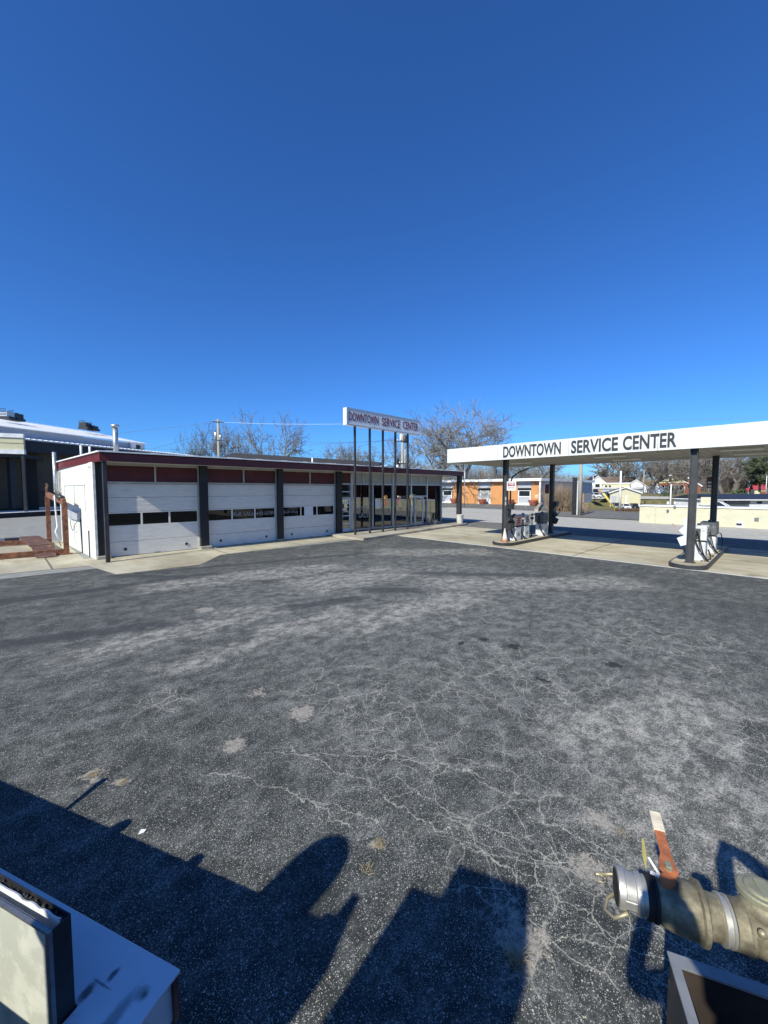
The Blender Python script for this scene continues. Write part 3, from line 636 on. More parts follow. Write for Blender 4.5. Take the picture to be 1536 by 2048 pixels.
# ------------------------------------------------------------------ pump canopy
C1 = thing('fuel_canopy', 'flat white fuel canopy with black lettering over two pump islands', 'canopy', (20.7, 6, 0))
CX0, CX1, CY0, CY1, CZ0, CZ1 = 17.5, 24.1, -7.5, 13.0, 4.24, 4.97
mb = MB(); mb.box(CX0, CX0 + .06, CY0, CY1, CZ0, CZ1); mb.box(CX0 + .06, CX1, CY1 - .06, CY1, CZ0, CZ1 - .002); mb.box(CX1 - .06, CX1, CY0, CY1 - .06, CZ0 + .001, CZ1); mb.box(CX0 + .06, CX1 - .06, CY0, CY0 + .06, CZ0, CZ1)
fa = mb.build('fascia', 'canopy_white', C1)
mb = MB()
for y in (9.95, 6.6, 3.4, .35, -1.6, -4.6): mb.box(CX0 - .003, CX0 + .001, y, y + .018, CZ0, CZ1)
mb.build('panel_joint', 'soffit', fa)
mb = MB(); mb.box(CX0 + .06, CX1 - .06, CY0 + .06, CY1 - .06, CZ1 - .1, CZ1 - .05); mb.build('roof', 'roof_gravel', C1)
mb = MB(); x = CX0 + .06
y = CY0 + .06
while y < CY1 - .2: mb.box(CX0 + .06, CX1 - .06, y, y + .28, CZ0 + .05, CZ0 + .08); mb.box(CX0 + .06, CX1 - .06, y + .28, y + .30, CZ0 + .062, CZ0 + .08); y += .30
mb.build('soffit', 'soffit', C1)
for s, a, b in (('DOWNTOWN', 9.66, 6.93), ('SERVICE', 6.50, 4.72), ('CENTER', 4.55, 2.84)):
    text(s, -a, -b, 4.33, 4.87, (CX0 - .012, 0, 0), -pi / 2, .02, 0, .022).build('lettering', 'letter_black', fa)
for x, y in ((18.4, 10.0), (23.7, 9.85), (17.78, 2.35), (22.8, 2.25), (18.0, -5.2), (23, -5.2)):
    mb = MB(); w_ = .11
    mb.box(x - w_, x + w_, y - w_, y - w_ + .025, .15, CZ0 + .05).box(x - w_, x + w_, y + w_ - .025, y + w_, .15, CZ0 + .05).box(x - .02, x + .06, y - w_ + .025, y + w_ - .025, .15, CZ0 + .05)
    c = mb.build('column', 'col_grey', C1)
    mb = MB(); mb.box(x - .16, x + .16, y - .16, y + .16, .15, .175); mb.build('column_plate', 'col_grey', c)
for x, y in ((19.2, 1.2), (21.9, 1.0), (19.2, 5.5), (21.9, 5.5), (19.2, -2.6), (21.9, -2.6), (20.5, 10.2)):
    mb = MB(); mb.box(x - .12, x + .12, y - .6, y + .6, CZ0 - .03, CZ0 + .05, .02); mb.build('ceiling_light', 'light_lens', C1)

def island(label, x0, x1, y0, y1):
    T = thing('pump_island', label, 'kerbed island', ((x0 + x1) / 2, (y0 + y1) / 2, 0), 0, 'pump islands under the canopy')
    r = (y1 - y0) / 2; n = 12
    pts = [(x0 + r - r * sin(pi * k / n) , (y0 + y1) / 2 - r * cos(pi * k / n) * -1) for k in range(n + 1)]
    poly = [(x1, y0), (x1, y1)] + [(x0 + r * 1.0 - r * sin(pi * k / n), (y0 + y1) / 2 + r * cos(pi * k / n)) for k in range(n + 1)]
    mb = MB(); mb.prism(poly, 0, .15); k_ = mb.build('steel_kerb', 'dark_grey', T, bevel=.012)
    cx, cy = (x0 + x1) / 2, (y0 + y1) / 2
    mb = MB(); mb.prism([(cx + (x - cx) * (1 - .12 / (x1 - x0)), cy + (y - cy) * .90) for x, y in poly], .149, .156); mb.build('island_top', 'concrete', T)
island('long pump island with three old fuel pumps and a traffic cone', 17.65, 25.5, 9.35, 10.5)
island('near pump island with two old fuel pumps and a hose on it', 17.05, 24.2, 1.8, 2.95)

def pump(label, x, y, headmat, facemat, seed, rz=0., grey=False):
    T = thing('fuel_pump', label, 'fuel pump', (x, y, .156), rz, 'old fuel pumps on the islands'); R = random.Random(seed)
    mb = MB(); mb.box(-.30, .30, -.24, .24, 0, .70, .02); cb = mb.build('lower_cabinet', 'pump_white', T, world=False)
    mb = MB()
    for sy in (-1, 1):
        mb.box(-.26, .26, sy * .243 - .004, sy * .243 + .004, .04, .66)
    mb.build('cabinet_door', 'pump_white', cb, world=False)
    mb = MB()
    for z in (.36, .30, .24): mb.box(-.1, .14, -.252, -.246, z, z + .025)
    mb.build('sticker', 'dark_grey', cb, world=False)
    mb = MB(); mb.box(-.26, .26, -.2, .2, .70, .76); mb.build('neck', 'rubber', T, world=False)
    mb = MB(); mb.box(-.36, .36, -.27, .27, .76, 1.30, .025); hd = mb.build('head', headmat, T, world=False)
    mb = MB()
    for sy in (-1, 1): mb.box(-.29, .29, sy * .272 - .006, sy * .272 + .006, .82, 1.24)
    mb.build('dial_face', facemat, hd, world=False)
    mb = MB()
    for sy in (-1, 1):
        for k in range(3): mb.box(-.2, .1, sy * .282 - .004, sy * .282 + .004, .90 + k * .11, .96 + k * .11)
    mb.build('counter_window', 'letter_black', hd, world=False)
    mb = MB(); mb.box(-.40, -.36, -.10, .10, .82, 1.2, .01); mb.build('nozzle_boot', 'pump_dark', hd, world=False)
    mb = MB(); mb.tube([(-.44, 0, 1.12), (-.46, .0, 1.0), (-.42, .02, .9)], [.03, .035, .02], 8); mb.tube([(-.46, 0, 1.02), (-.50, 0, .88)], .012, 6); nz = mb.build('nozzle', 'rubber', T, world=False)
    mb = MB(); mb.smooth = True
    pts = [(-.44, .0, 1.12), (-.50, -.06, 1.0), (-.52, -.12, .7), (-.50, -.2, .35), (-.42, -.3, .06), (-.30 + R.uniform(-.1, .1), -.36, .02), (-.34, -.3, .1), (-.44, -.1, .4), (-.42, .05, .8), (-.37, .08, .95)]
    mb.tube(pts, .02, 7); mb.build('hose', 'rubber', T, world=False)
    mb = MB(); mb.box(-.06, .06, -.05, .05, 1.30, 1.37); mb.build('cap_box', 'dark_grey', hd, world=False)
    return T
pump('fuel pump with faded red upper panel, nearest the traffic cone', 19.15, 9.88, 'pump_dark', 'red_faded', 1)
pump('fuel pump with rusty yellowed head and white disc in the middle of the long island', 20.15, 9.9, 'pump_face', 'pump_face', 2)
pump('fuel pump with dark head at the far end of the long island', 22.3, 9.8, 'pump_dark', 'pump_dark', 3)
pump('pale grey fuel pump right behind the near canopy column', 18.75, 2.25, 'pump_white', 'pump_face', 4)
pump('black headed fuel pump with coiled hose at the far end of the near island', 21.2, 2.2, 'pump_dark', 'pump_dark', 5)
mb = MB(); mb.tube([(21.35, 9.95, .15), (21.35, 9.95, 1.35)], .035, 8); mb.tube([(21.35, 9.95, 1.35), (21.35, 9.95, 1.45)], .05, 8); mb.box(21.28, 21.42, 9.88, 10.02, 1.12, 1.24)
tag(mb.build('vent_pipe', 'dark_grey'), 'thin dark standpipe between the pumps on the long island', 'pipe')
# loose hose on the near island
mb = MB(); mb.smooth = True
mb.tube([(21.7, 2.0, 1.0), (22.1, 1.9, .9), (22.25, 1.85, .6), (22.1, 1.85, .25), (21.6, 1.9, .18)], .018, 7)
tag(mb.build('loose_hose', 'rubber'), 'black hose looping down beside the black headed pump', 'hose')
mb = MB(); mb.smooth = True; mb.tube([(19.2, 2.0, .5), (19.35, 1.95, .25), (19.1, 1.9, .18), (18.7, 2.0, .175), (18.3, 2.1, .175)], .018, 7); mb.tube([(19.3, 2.0, .5), (19.5, 1.95, .25), (19.9, 1.92, .18), (20.3, 1.95, .175)], .018, 7)
tag(mb.build('loose_hose', 'rubber'), 'black hose lying across the near island beside the pale pump', 'hose')

# zig-zag windscreen service stands on the columns
def stand(label, x, y, m_, sgn, wid=.34, extra=None, box=True):
    T = thing('service_stand', label, 'service stand', (x, y, .8), 0, 'folded metal service stands on the canopy columns')
    prof = [(0, 0), (.16, -.06), (.28, .22), (.07, .34), (.24, .50), (.08, .68), (.10, .95), (.0, 1.0)]
    prof = [(sgn * a, b) for a, b in prof]
    if sgn < 0: prof = prof[::-1]
    mb = MB(); mb.prismx(prof, -wid / 2, wid / 2, 'x'); mb.build('folded_body', m_, T, world=False)
    s0, s1 = sorted((sgn * .0, sgn * .26))
    if box: mb = MB(); mb.box(-wid / 2 - .02, wid / 2 + .02, s0, s1, 1.0, 1.28, .02); b = mb.build('towel_box', m_, T, world=False)
    if box: mb = MB(); mb.box(-wid / 2 - .028, -wid / 2 - .018, s0 + .04, s1 - .04, 1.05, 1.23); mb.build('towel_slot', 'rubber', b, world=False)
    if extra:
        mb = MB(); mb.bar((-.05, sgn * .24, .44), (-.1, sgn * .46, .74), .03, .02); mb.build('squeegee', extra, T, world=False)
stand('dark zig-zag service stand on the column beside the traffic cone', 18.42, 9.86, 'dark_grey', -1)
stand('black zig-zag service stand on the far column of the long island', 23.65, 9.72, 'black_paint', -1, extra='rubber')
stand('pale grey zig-zag service stand on the nearest canopy column', 17.85, 2.46, 'sign_white', 1, wid=.4, extra='red_faded', box=False)

# hanging signs
T = thing('price_sign', 'faded red and white Full Service sign on the column by the traffic cone', 'sign', (18.2, 9.5, 2.75))
mb = MB(); mb.box(18.08, 18.10, 9.27, 9.76, 2.74, 3.19, .004); bd = mb.build('sign_board', 'paper', T)
mb = MB(); mb.box(18.072, 18.079, 9.32, 9.72, 2.96, 3.15); pn = mb.build('red_panel', 'red_faded', T)
text('Full', -9.62, -9.41, 3.03, 3.13, (18.066, 0, 0), -pi / 2, .006).build('lettering', 'paper', pn)
text('Service', -9.69, -9.34, 2.84, 2.94, (18.074, 0, 0), -pi / 2, .006).build('lettering', 'red_faded', bd)
mb = MB(); mb.bar((18.1, 9.8, 2.95), (18.4, 9.9, 2.95), .03); mb.build('bracket', 'dark_grey', T)
T = thing('column_sign', 'dark red two-sided price sign on the far column of the near island', 'sign', (22.8, 2.25, 2.9))
yA, yB = onx0(1412, 22.95), onx0(1433, 22.95)
mb = MB(); mb.box(22.95, 22.99, yB, yA, 2.86, 3.36); p_ = mb.build('sign_board', 'maroon', T)
for y0, y1 in ((yA - .16, yA - .04), (yB + .04, yB + .15)):
    mb = MB(); mb.box(22.94, 22.949, y0, y1, 3.06, 3.15).box(22.94, 22.949, y0, y1, 2.90, 3.0); mb.build('sign_marks', 'letter_white', p_)
T = thing('column_sign', 'small dark bracket sign on the far column of the long island', 'sign', (23.7, 9.85, 2.7))
mb = MB(); mb.box(23.6, 23.64, 10.0, 10.22, 2.55, 3.1); mb.build('sign_board', 'maroon', T)
mb = MB(); mb.box(18.28, 18.29, 9.885, 9.95, 2.0, 2.18).box(18.28, 18.29, 9.885, 9.95, 2.24, 2.42)
tag(mb.build('sticker_strip', 'frosted'), 'peeling white stickers down the front column of the long island', 'stickers')
# gooseneck lamp standing behind the long island
T = thing('lamp_post', 'dark bent-neck lamp post behind the faded red and white sign', 'lamp post', (21.0, 11.1, 0))
mb = MB(); mb.smooth = True; mb.tube([(21.0, 11.1, 0), (21.0, 11.1, 3.2), (21.02, 11.0, 3.5), (21.1, 10.7, 3.75), (21.3, 10.1, 4.02)], [.05, .045, .045, .04, .035], 8); mb.build('pole', 'dark_grey', T)
mb = MB(); mb.bar((21.3, 10.15, 4.0), (21.45, 9.6, 4.12), .14, .07); mb.build('lamp_head', 'alu', T)

# traffic cone
T = thing('traffic_cone', 'weathered white and orange traffic cone on the tip of the long island', 'traffic cone', (17.95, 9.75, .156))
mb = MB(); mb.smooth = True; mb.lathe([(0.03, .15), (.30, .10), (.30, .10), (.66, .03), (.70, .028)], n=18); mb.build('cone_body', 'cone_white', T, world=False)
mb = MB(); mb.smooth = True; mb.lathe([(.035, .152), (.2, .122)], n=18); mb.build('orange_band', 'cone_orange', T, world=False)
mb = MB(); mb.box(-.19, .19, -.19, .19, 0, .035, .01); mb.build('cone_base', 'cone_orange', T, world=False)
# buckets and planters
def lathe_thing(name, label, cat, loc, prof, m_, group=None, rim=None):
    T = thing(name, label, cat, loc, 0, group); mb = MB(); mb.smooth = True; mb.lathe(prof, n=20); b = mb.build('tub', m_, T, world=False)
    top = prof[-1]
    mb = MB(); mb.lathe([(top[0] - .02, top[1] * .9), (top[0] - .015, top[1] * .88)], n=18); mb.build('soil', 'dirt_brown', T, world=False)
    mb = MB(); mb.smooth = True; mb.tube([(cos(a) * (top[1] + .005), sin(a) * (top[1] + .005), top[0]) for a in [2 * pi * k / 20 for k in range(21)]], .018, 6); mb.build('rim', rim or m_, T, world=False)
    return T
T = lathe_thing('waste_bin', 'tall off-white plastic tub at the foot of the end roof post', 'bin', (25.75, 17.85, .13), [(0, .22), (.02, .23), (.66, .29), (.68, .29)], 'bucket')
mb = MB(); mb.tube([(-.2, -.22, .62), (-.22, -.25, .5), (-.14, -.28, .46), (-.1, -.29, .6)], .012, 6); mb.build('handle', 'rubber', T, world=False)
lathe_thing('flower_pot', 'low grey empty pot beside the last storefront pane', 'flower pot', (23.75, 18.85, .13), [(0, .2), (.30, .28), (.32, .3)], 'trim_grey')

# ------------------------------------------------------------------ rusty vehicle lift left of the garage
L = thing('vehicle_lift', 'rusty drive-on vehicle lift standing on the concrete beside the white side wall', 'vehicle lift', (0, 24, 0))
for x, y, h in ((1.94, 21.6, 2.2), (1.71, 26.55, 2.42)):
    mb = MB(); mb.box(x - .09, x + .09, y - .10, y - .08, .01, h).box(x - .09, x + .09, y + .08, y + .10, .01, h).box(x - .09, x - .07, y - .08, y + .08, .01, h).box(x - .2, x + .2, y - .18, y + .18, .006, .03); mb.build('post', 'rust', L)
mb = MB(); mb.bar((1.93, 21.5, 2.26), (1.72, 26.7, 2.55), .13, .24); cb = mb.build('cross_beam', 'rust', L)
mb = MB()
for y in (26.1, 26.75): mb.tube([(1.7, y, 2.6), (1.68, y, 2.85), (1.72, y + .05, 2.95), (1.7, y + .1, 3.1)], .035, 6)
mb.build('hook', 'rust_dark', cb)
mb = MB(); mb.smooth = True; mb.tube([(1.9, 22.0, 2.42), (1.85, 22.9, 2.5)], .12, 10); mb.build('motor', 'dark_grey', cb)
mb = MB(); mb.smooth = True; mb.tube([(1.8, 24.6, 2.5), (1.78, 24.2, 2.3), (1.78, 23.9, 2.4), (1.8, 23.8, 2.52)], .03, 6); mb.tube([(1.75, 23.2, 2.5), (1.75, 23.1, 1.9), (1.8, 23.3, 1.1), (1.7, 23.0, .9), (1.9, 23.2, .2)], .03, 6); mb.build('cable', 'white_paint', L)
mb = MB(); mb.bar((1.9, 21.62, .13), (-4.5, 22.3, .13), .16, .22); mb.build('base_rail', 'rust', L)
mb = MB(); mb.bar((1.7, 26.5, .15), (-4.5, 27.4, .15), .16, .22); mb.build('base_rail', 'rust', L)
mb = MB(); mb.add([(.6, 27.4, .38), (1.35, 27.3, .38), (1.62, 22.6, .38), (.82, 22.7, .38), (.6, 27.4, .30), (1.35, 27.3, .30), (1.62, 22.6, .30), (.82, 22.7, .30)], [(3, 2, 1, 0), (4, 5, 6, 7), (0, 1, 5, 4), (1, 2, 6, 5), (2, 3, 7, 6), (3, 0, 4, 7)]); rw = mb.build('runway', 'rust_dark', L)
mb = MB(); mb.add([(.84, 22.65, .36), (1.60, 22.55, .36), (1.55, 21.0, .03), (.93, 21.05, .03), (.84, 22.65, .33), (1.60, 22.55, .33)], [(0, 1, 2, 3), (4, 3, 2, 5), (0, 3, 4), (1, 5, 2)]); mb.build('ramp', 'rust_dark', rw)
mb = MB(); mb.add([(-1.9, 27.6, .38), (-1.15, 27.5, .38), (-.95, 22.8, .38), (-1.75, 22.9, .38), (-1.9, 27.6, .30), (-1.15, 27.5, .30), (-.95, 22.8, .30), (-1.75, 22.9, .30)], [(3, 2, 1, 0), (4, 5, 6, 7), (0, 1, 5, 4), (1, 2, 6, 5), (2, 3, 7, 6), (3, 0, 4, 7)]); mb.build('runway', 'rust_dark', L)
mb = MB(); mb.box(-.72, .05, 27.2, 27.3, .2, .36); mb.build('data_plate', 'galv', L)
mb = MB(); mb.box(1.80, 1.81, 21.52, 21.68, 1.55, 1.66); mb.build('data_plate', 'paper', L)
mb = MB(); mb.box(-.05, .62, 28.1, 28.5, .0, .26, .06); tag(mb.build('metal_box', 'dark_grey'), 'small dark box on the lot just behind the rusty lift', 'box')

# ------------------------------------------------------------------ warehouse far left
def WF(fw, lat, z=0.): return (lat * sin(A) + fw * cos(A), -lat * cos(A) + fw * sin(A), z)
wd = radians(16)      # long wall runs away, 16 degrees right of the view
P0 = WF(40, -39.8); wdir = Vector((sin(wd) * sin(A) + cos(wd) * cos(A), -sin(wd) * cos(A) + cos(wd) * sin(A), 0)); wn = Vector((-wdir.y, wdir.x, 0))   # wn points away from the lot
rzw = atan2(wdir.y, wdir.x)
Wh = thing('warehouse', 'long metal warehouse with white ribbed roof behind the garage', 'warehouse', P0, rzw)
# local: x along wall (away), y into the building
mb = MB(); mb.box(-20, 25, 1.2, 1.5, .75, 8.1).box(24.7, 25, 1.5, 14, .75, 8.0); mb.build('wall', 'brown_wall', Wh, world=False)
mb = MB(); mb.box(-20, 25.3, -3.2, 24, 0, .50); mb.build('dock', 'white_paint', Wh, world=False)
mb = MB(); mb.box(-20, 25.3, -3.24, -3.202, 0, .46); mb.build('dock_bumper', 'rubber', Wh, world=False)
mb = MB(); mb.box(2.0, 27.5, -.10, -.02, 6.9, 8.12); mb.build('eave_fascia', 'navy', Wh, world=False)
mb = MB(); mb.add([(2.0, -.3, 8.25), (27.8, -.3, 8.45), (27.8, 4.0, 9.0), (2.0, 4.0, 8.8), (2.0, -.3, 8.12), (27.8, -.3, 8.32), (27.8, 4, 8.9), (2, 4, 8.7)], [(3, 2, 1, 0)[::-1], (7, 6, 5, 4), (0, 1, 5, 4), (1, 2, 6, 5), (2, 3, 7, 6), (3, 0, 4, 7)])
for k in range(44): x = 2.2 + k * .58; mb.box(x, x + .12, -.31, 3.9, 8.26 + k * .0045, 8.33 + k * .0045)
mb.build('lean_to_roof', 'metal_roof', Wh, world=False)
mb = MB(); mb.box(-20, 21.5, 4.0, 4.2, 8.6, 9.75); mb.build('clerestory', 'grey_siding', Wh, world=False)
mb = MB(); mb.add([(-20, 3.6, 9.7), (22, 3.6, 9.95), (22.5, 15, 12.2), (-20, 15, 12.6), (-20, 3.6, 9.6), (22, 3.6, 9.85), (22.5, 15, 12.1), (-20, 15, 12.5), (-20, 26, 9.7), (22, 26, 9.9)], [(0, 1, 2, 3), (7, 6, 5, 4), (0, 4, 5, 1), (1, 5, 6, 2), (3, 2, 9, 8)])
for k in range(60):
    x = -19 + k * .7; mb.add([(x, 3.55, 9.75 + k * .004), (x + .1, 3.55, 9.75 + k * .004), (x + .1, 15, 12.68 - k * .006), (x, 15, 12.68 - k * .006)], [(0, 1, 2, 3)])
mb.build('main_roof', 'metal_roof', Wh, world=False)
mb = MB(); mb.box(19.6, 21.8, 3.9, 6.5, 8.6, 9.9).box(19.2, 19.9, 3.5, 3.9, 8.9, 9.9); mb.build('end_wall', 'white_paint', Wh, world=False)
mb = MB(); mb.box(20.0, 21.0, 3.84, 3.9, 8.9, 9.6); mb.build('louvre', 'dark_grey', Wh, world=False)
mb = MB(); mb.box(1.5, 2.0, -.1, .4, .75, 6.9); mb.build('corner_column', 'navy', Wh, world=False)
mb = MB(); mb.box(5.0, 25, 1.12, 1.19, 2.4, 2.5); mb.build('wall_trim', 'dark_grey', Wh, world=False)
mb = MB(); mb.box(-4.5, -3.2, 1.0, 1.19, 1.2, 4.2); mb.build('dark_door', 'rubber', Wh, world=False)
mb = MB(); mb.box(-4.7, -4.5, .98, 1.19, 1.2, 4.3).box(-3.2, -3.0, .98, 1.19, 1.2, 4.3).box(-4.7, -3.0, .98, 1.19, 1.0, 1.2); mb.build('door_frame', 'grey_siding', Wh, world=False)
# beige front of the loading bay, turned towards the sun
Bf = thing('loading_bay_canopy', 'beige loading bay canopy with white trim at the left end of the warehouse', 'canopy', P(53, 1000, 40.5)[:2] + (.5,), RC + radians(24))
mb = MB(); mb.box(-9, 0, 0, .4, 6.35, 7.55); fb = mb.build('fascia_board', 'beige', Bf, world=False)
mb = MB(); mb.box(-9, .05, -.1, .4, 7.55, 7.95).box(-9, .05, -.1, .4, 5.9, 6.35); mb.build('trim', 'white_paint', fb, world=False)
mb = MB(); mb.box(-9, 0, -.012, -.001, 6.95, 7.0); mb.build('panel_joint', 'brown_wall', fb, world=False)
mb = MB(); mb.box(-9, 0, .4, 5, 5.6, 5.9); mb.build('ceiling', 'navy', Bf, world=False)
mb = MB(); mb.box(-.25, 0, .0, .3, 0, 5.89); mb.build('canopy_post', 'black_paint', Bf, world=False)
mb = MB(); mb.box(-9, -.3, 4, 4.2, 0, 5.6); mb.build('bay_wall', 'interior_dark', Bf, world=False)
def roof_unit(label, px, py0, py1, fw, w_, light):
    x, y = D(px, fw); z0, z1 = HZ(py1, fw), HZ(py0, fw); T = thing('rooftop_unit', label, 'air conditioner', (x, y, z0), RC, 'air conditioners on the warehouse roof')
    mb = MB(); mb.box(-w_ / 2, w_ / 2, -.6, .6, .35, z1 - z0, .04); c = mb.build('casing', 'galv' if light else 'dark_grey', T, world=False)
    mb = MB(); mb.lathe([(z1 - z0, w_ * .3), (z1 - z0 + .08, w_ * .3)], n=14); mb.build('fan_guard', 'dark_grey', c, world=False)
    mb = MB(); mb.box(-w_ / 2 - .1, w_ / 2 + .2, -.6, .6, .05, .35); mb.build('platform', 'black_paint', T, world=False)
    mb = MB()
    for k in range(5): mb.box(-w_ / 2 + .1, w_ / 2 - .1, -.615, -.603, .5 + k * .18, .57 + k * .18)
    mb.build('grille', 'black_paint', c, world=False)
roof_unit('pale air conditioner at the left end of the warehouse roof', 25, 827, 842, 49, .95, True)
roof_unit('dark air conditioner next to the pale one on the warehouse roof', 41, 830, 845, 50, .9, False)
roof_unit('tall dark air conditioner above the garage roof pipe', 177, 848, 861, 60, 1.1, False)
roof_unit('low dark air conditioner right of the tall one on the warehouse roof', 192, 854, 864, 61, .9, False)

# dark-roofed building behind the garage
x, y = D(545, 47); T = thing('rear_building', 'dark low-pitched roof showing behind the middle of the garage', 'building', (x, y, 0), RC - radians(8))
mb = MB(); mb.box(-7, 10, 0, 9, 0, 5.6); mb.build('wall', 'grey_siding', T, world=False)
mb = MB(); mb.add([(-8.6, -.6, 5.7), (13, -.6, 5.0), (12.6, 3.5, 6.15), (-6.9, 3.5, 7.55), (-8.6, 8, 5.7), (13, 8, 5.0), (-8.2, -.2, 5.5), (-8.2, 7.8, 5.5)], [(0, 1, 2, 3), (3, 2, 5, 4), (0, 3, 4), (1, 5, 2)]); mb.build('roof', 'shingle_dark', T, world=False)

# ------------------------------------------------------------------ brick office building
B = thing('brick_building', 'single-storey orange brick office with white flat roof edge across the street', 'building', (66.5, 40, 0))
BX = 66.5
def bspan(px0, px1): return onx(px0), onx(px1)
def onx(px, X=None):      # Y on the plane X=BX seen in column px
    X = BX if X is None else X; a = (px - 768) / FP
    rx, ry = a * sin(A) + cos(A), -a * cos(A) + sin(A)
    return X * ry / rx
ops = [(884, 905.5, 'door'), (956, 981, 'window'), (1035, 1062, 'door')]
ye, ys_ = onx(800), onx(1081)
segs = []; cur = ye
for a, b, k in ops:
    segs.append((cur, onx(a))); cur = onx(b)
segs.append((cur, ys_ - .1))
for y1, y0 in segs:
    mb = MB(); mb.box(BX, BX + .3, y0, y1, 0, 4.25); mb.build('brick_wall', 'orange_brick', B)
mb = MB(); mb.box(BX + .3, 92, ys_, ys_ + .3, 0, 4.4).box(91.7, 92, ys_ + .3, ye, 0, 4.2); mb.build('end_wall', 'trim_grey', B)
mb = MB(); mb.box(BX - .9, 92.3, ys_ - .45, ye, 4.25, 4.72); mb.build('flat_roof', 'roof_cap', B)
mb = MB(); mb.box(BX - .75, BX - .45, ys_ - .3, ys_ - .05, 0, 4.25); mb.build('corner_post', 'white_paint', B)
mb = MB(); mb.box(BX + 1.0, 90, ys_ - .03, ys_ - .01, 2.4, 4.2); mb.build('end_panel', 'grey_siding', B)
for a, b, k in ops:
    y1, y0 = onx(a), onx(b)
    mb = MB(); mb.box(BX + .02, BX + .2, y0, y1, 3.05, 4.25); mb.build('grey_panel', 'grey_siding', B)
    mb = MB(); mb.box(BX + .05, BX + .25, y0, y1, 2.62, 3.05); mb.build('transom_glass', 'car_glass', B)
    if k == 'door':
        mb = MB(); m = (y0 + y1) / 2; h = 1.0
        mb.box(BX + .16, BX + .22, y0, y1, .2, 2.62).mat(0); mb.build('side_glass', 'car_glass', B)
        mb = MB(); mb.box(BX - .02, BX + .15, y0, y1, 2.52, 2.62)
        for yy in (m - 1.2, m + 1.0): mb.box(BX - .02, BX + .15, yy, yy + .2, .2, 2.52)
        mb.box(BX - .02, BX + .15, m - 1.0, m + 1.0, 1.4, 1.6).box(BX - .02, BX + .15, m - 1.0, m + 1.0, .2, .4); mb.build('door_frame', 'white_paint', B)
        mb = MB(); mb.box(BX - .6, BX - .02, y0 - .2, y1 + .2, 0, .2); mb.build('step', 'white_paint', B)
        mb = MB(); mb.box(BX + .04, BX + .1, m - .95, m + .95, .42, 1.38); mb.build('door_pane', 'grey_siding', B)
    else:
        mb = MB(); mb.box(BX + .04, BX + .2, y0, y1, 0, 1.0); mb.build('window_panel', 'white_paint', B)
        mb = MB(); mb.box(BX + .12, BX + .2, y0, y1, 1.0, 2.62); mb.build('window_glass', 'frosted', B)
        mb = MB()
        for t in (0, .2, .8, 1): yy = y0 + (y1 - y0) * t; mb.box(BX + .03, BX + .12, yy - .05, yy + .05, 1.0, 2.62)
        mb.build('window_frame', 'white_paint', B)
for px, nm in ((909.5, 'brick-red planter left of the brick wall by the far glass door'), (966, 'brick-red planter under the curtained window of the brick office'), (1021, 'brick-red planter just left of the near glass door of the brick office'), (1068, 'brick-red planter right of the near glass door of the brick office')):
    y = onx(px, BX - 1); lathe_thing('planter', nm, 'planter', (BX - 1.3, y, 0), [(0, .45), (.1, .5), (.8, .8), (.95, .85)], 'planter', 'planters along the brick office')
mb = MB(); mb.box(BX - .03, BX - .001, onx(1076), onx(1070), 1.3, 1.9); mb.build('wall_notice', 'beige', B)
for px in (911, 949, 985, 1066): y = onx(px); mb = MB(); mb.box(BX - .12, BX - .001, y - .1, y + .1, 3.6, 3.85); mb.build('wall_lamp', 'white_paint', B)
mb = MB(); pa, pb = D(1073, 49), D(1083, 70); mb.bar((*pa, .12), (*pb, .3), .45, .5); tag(mb.build('retaining_wall', 'kerb_concrete'), 'sloping pale concrete kerb wall at the right end of the brick office', 'wall')

# ------------------------------------------------------------------ cream block building by the street
Wc = thing('cream_building', 'low cream painted block building standing along the far side of the street', 'building', (39, 0, 0))
mb = MB(); mb.box(38.5, 38.8, -40, 8.6, 0, 1.40).box(38.8, 40.4, 8.3, 8.6, 0, 1.40); mb.build('block_wall', 'cream_block', Wc)
mb = MB(); mb.box(38.42, 40.5, -40, 8.68, 1.40, 1.48); mb.build('flat_roof', 'roof_cap', Wc)
mb = MB(); mb.box(38.46, 38.5, 3.4, 5.2, 0, .8); mb.build('hatch', 'cream_block', Wc)
def onc(px): return onx(px, 38.5)
y1, y0 = onc(1474.5), onc(1490)
mb = MB(); mb.box(38.44, 38.499, y0, y1, .02, .45); wf = mb.build('window_frame', 'white_paint', Wc)
for t in (.25, .6): mb = MB(); yy = y0 + (y1 - y0) * t; mb.box(38.42, 38.439, yy, yy + .14, .18, .33); mb.build('window_pane', 'car_glass', wf)
y1, y0 = onc(1511), onc(1520); mb = MB(); mb.box(38.44, 38.499, y0, y1, .55, .8); v = mb.build('vent', 'alu', Wc)
mb = MB()
for k in range(3): mb.box(38.43, 38.439, y0, y1, .57 + k * .08, .60 + k * .08)
mb.build('louvre', 'dark_grey', v)
for px in (1386, 1312): yy = onc(px); mb = MB(); mb.tube([(38.46, yy, 0), (38.46, yy, 1.45)], .04, 6); mb.build('downpipe', 'cream_block', Wc)
yy = onc(1411); mb = MB(); mb.box(38.6, 39.2, yy - .3, yy + .3, 1.58, 2.2); mb.build('chimney', 'cream_block', Wc)
for px in (1336, 1350): x, y = D(px, 31); mb = MB(); mb.smooth = True; mb.lathe([(1.58, .06), (1.72, .10), (1.85, .03)], o=(x, y, 0), n=8); mb.build('roof_vent', 'white_paint', Wc)
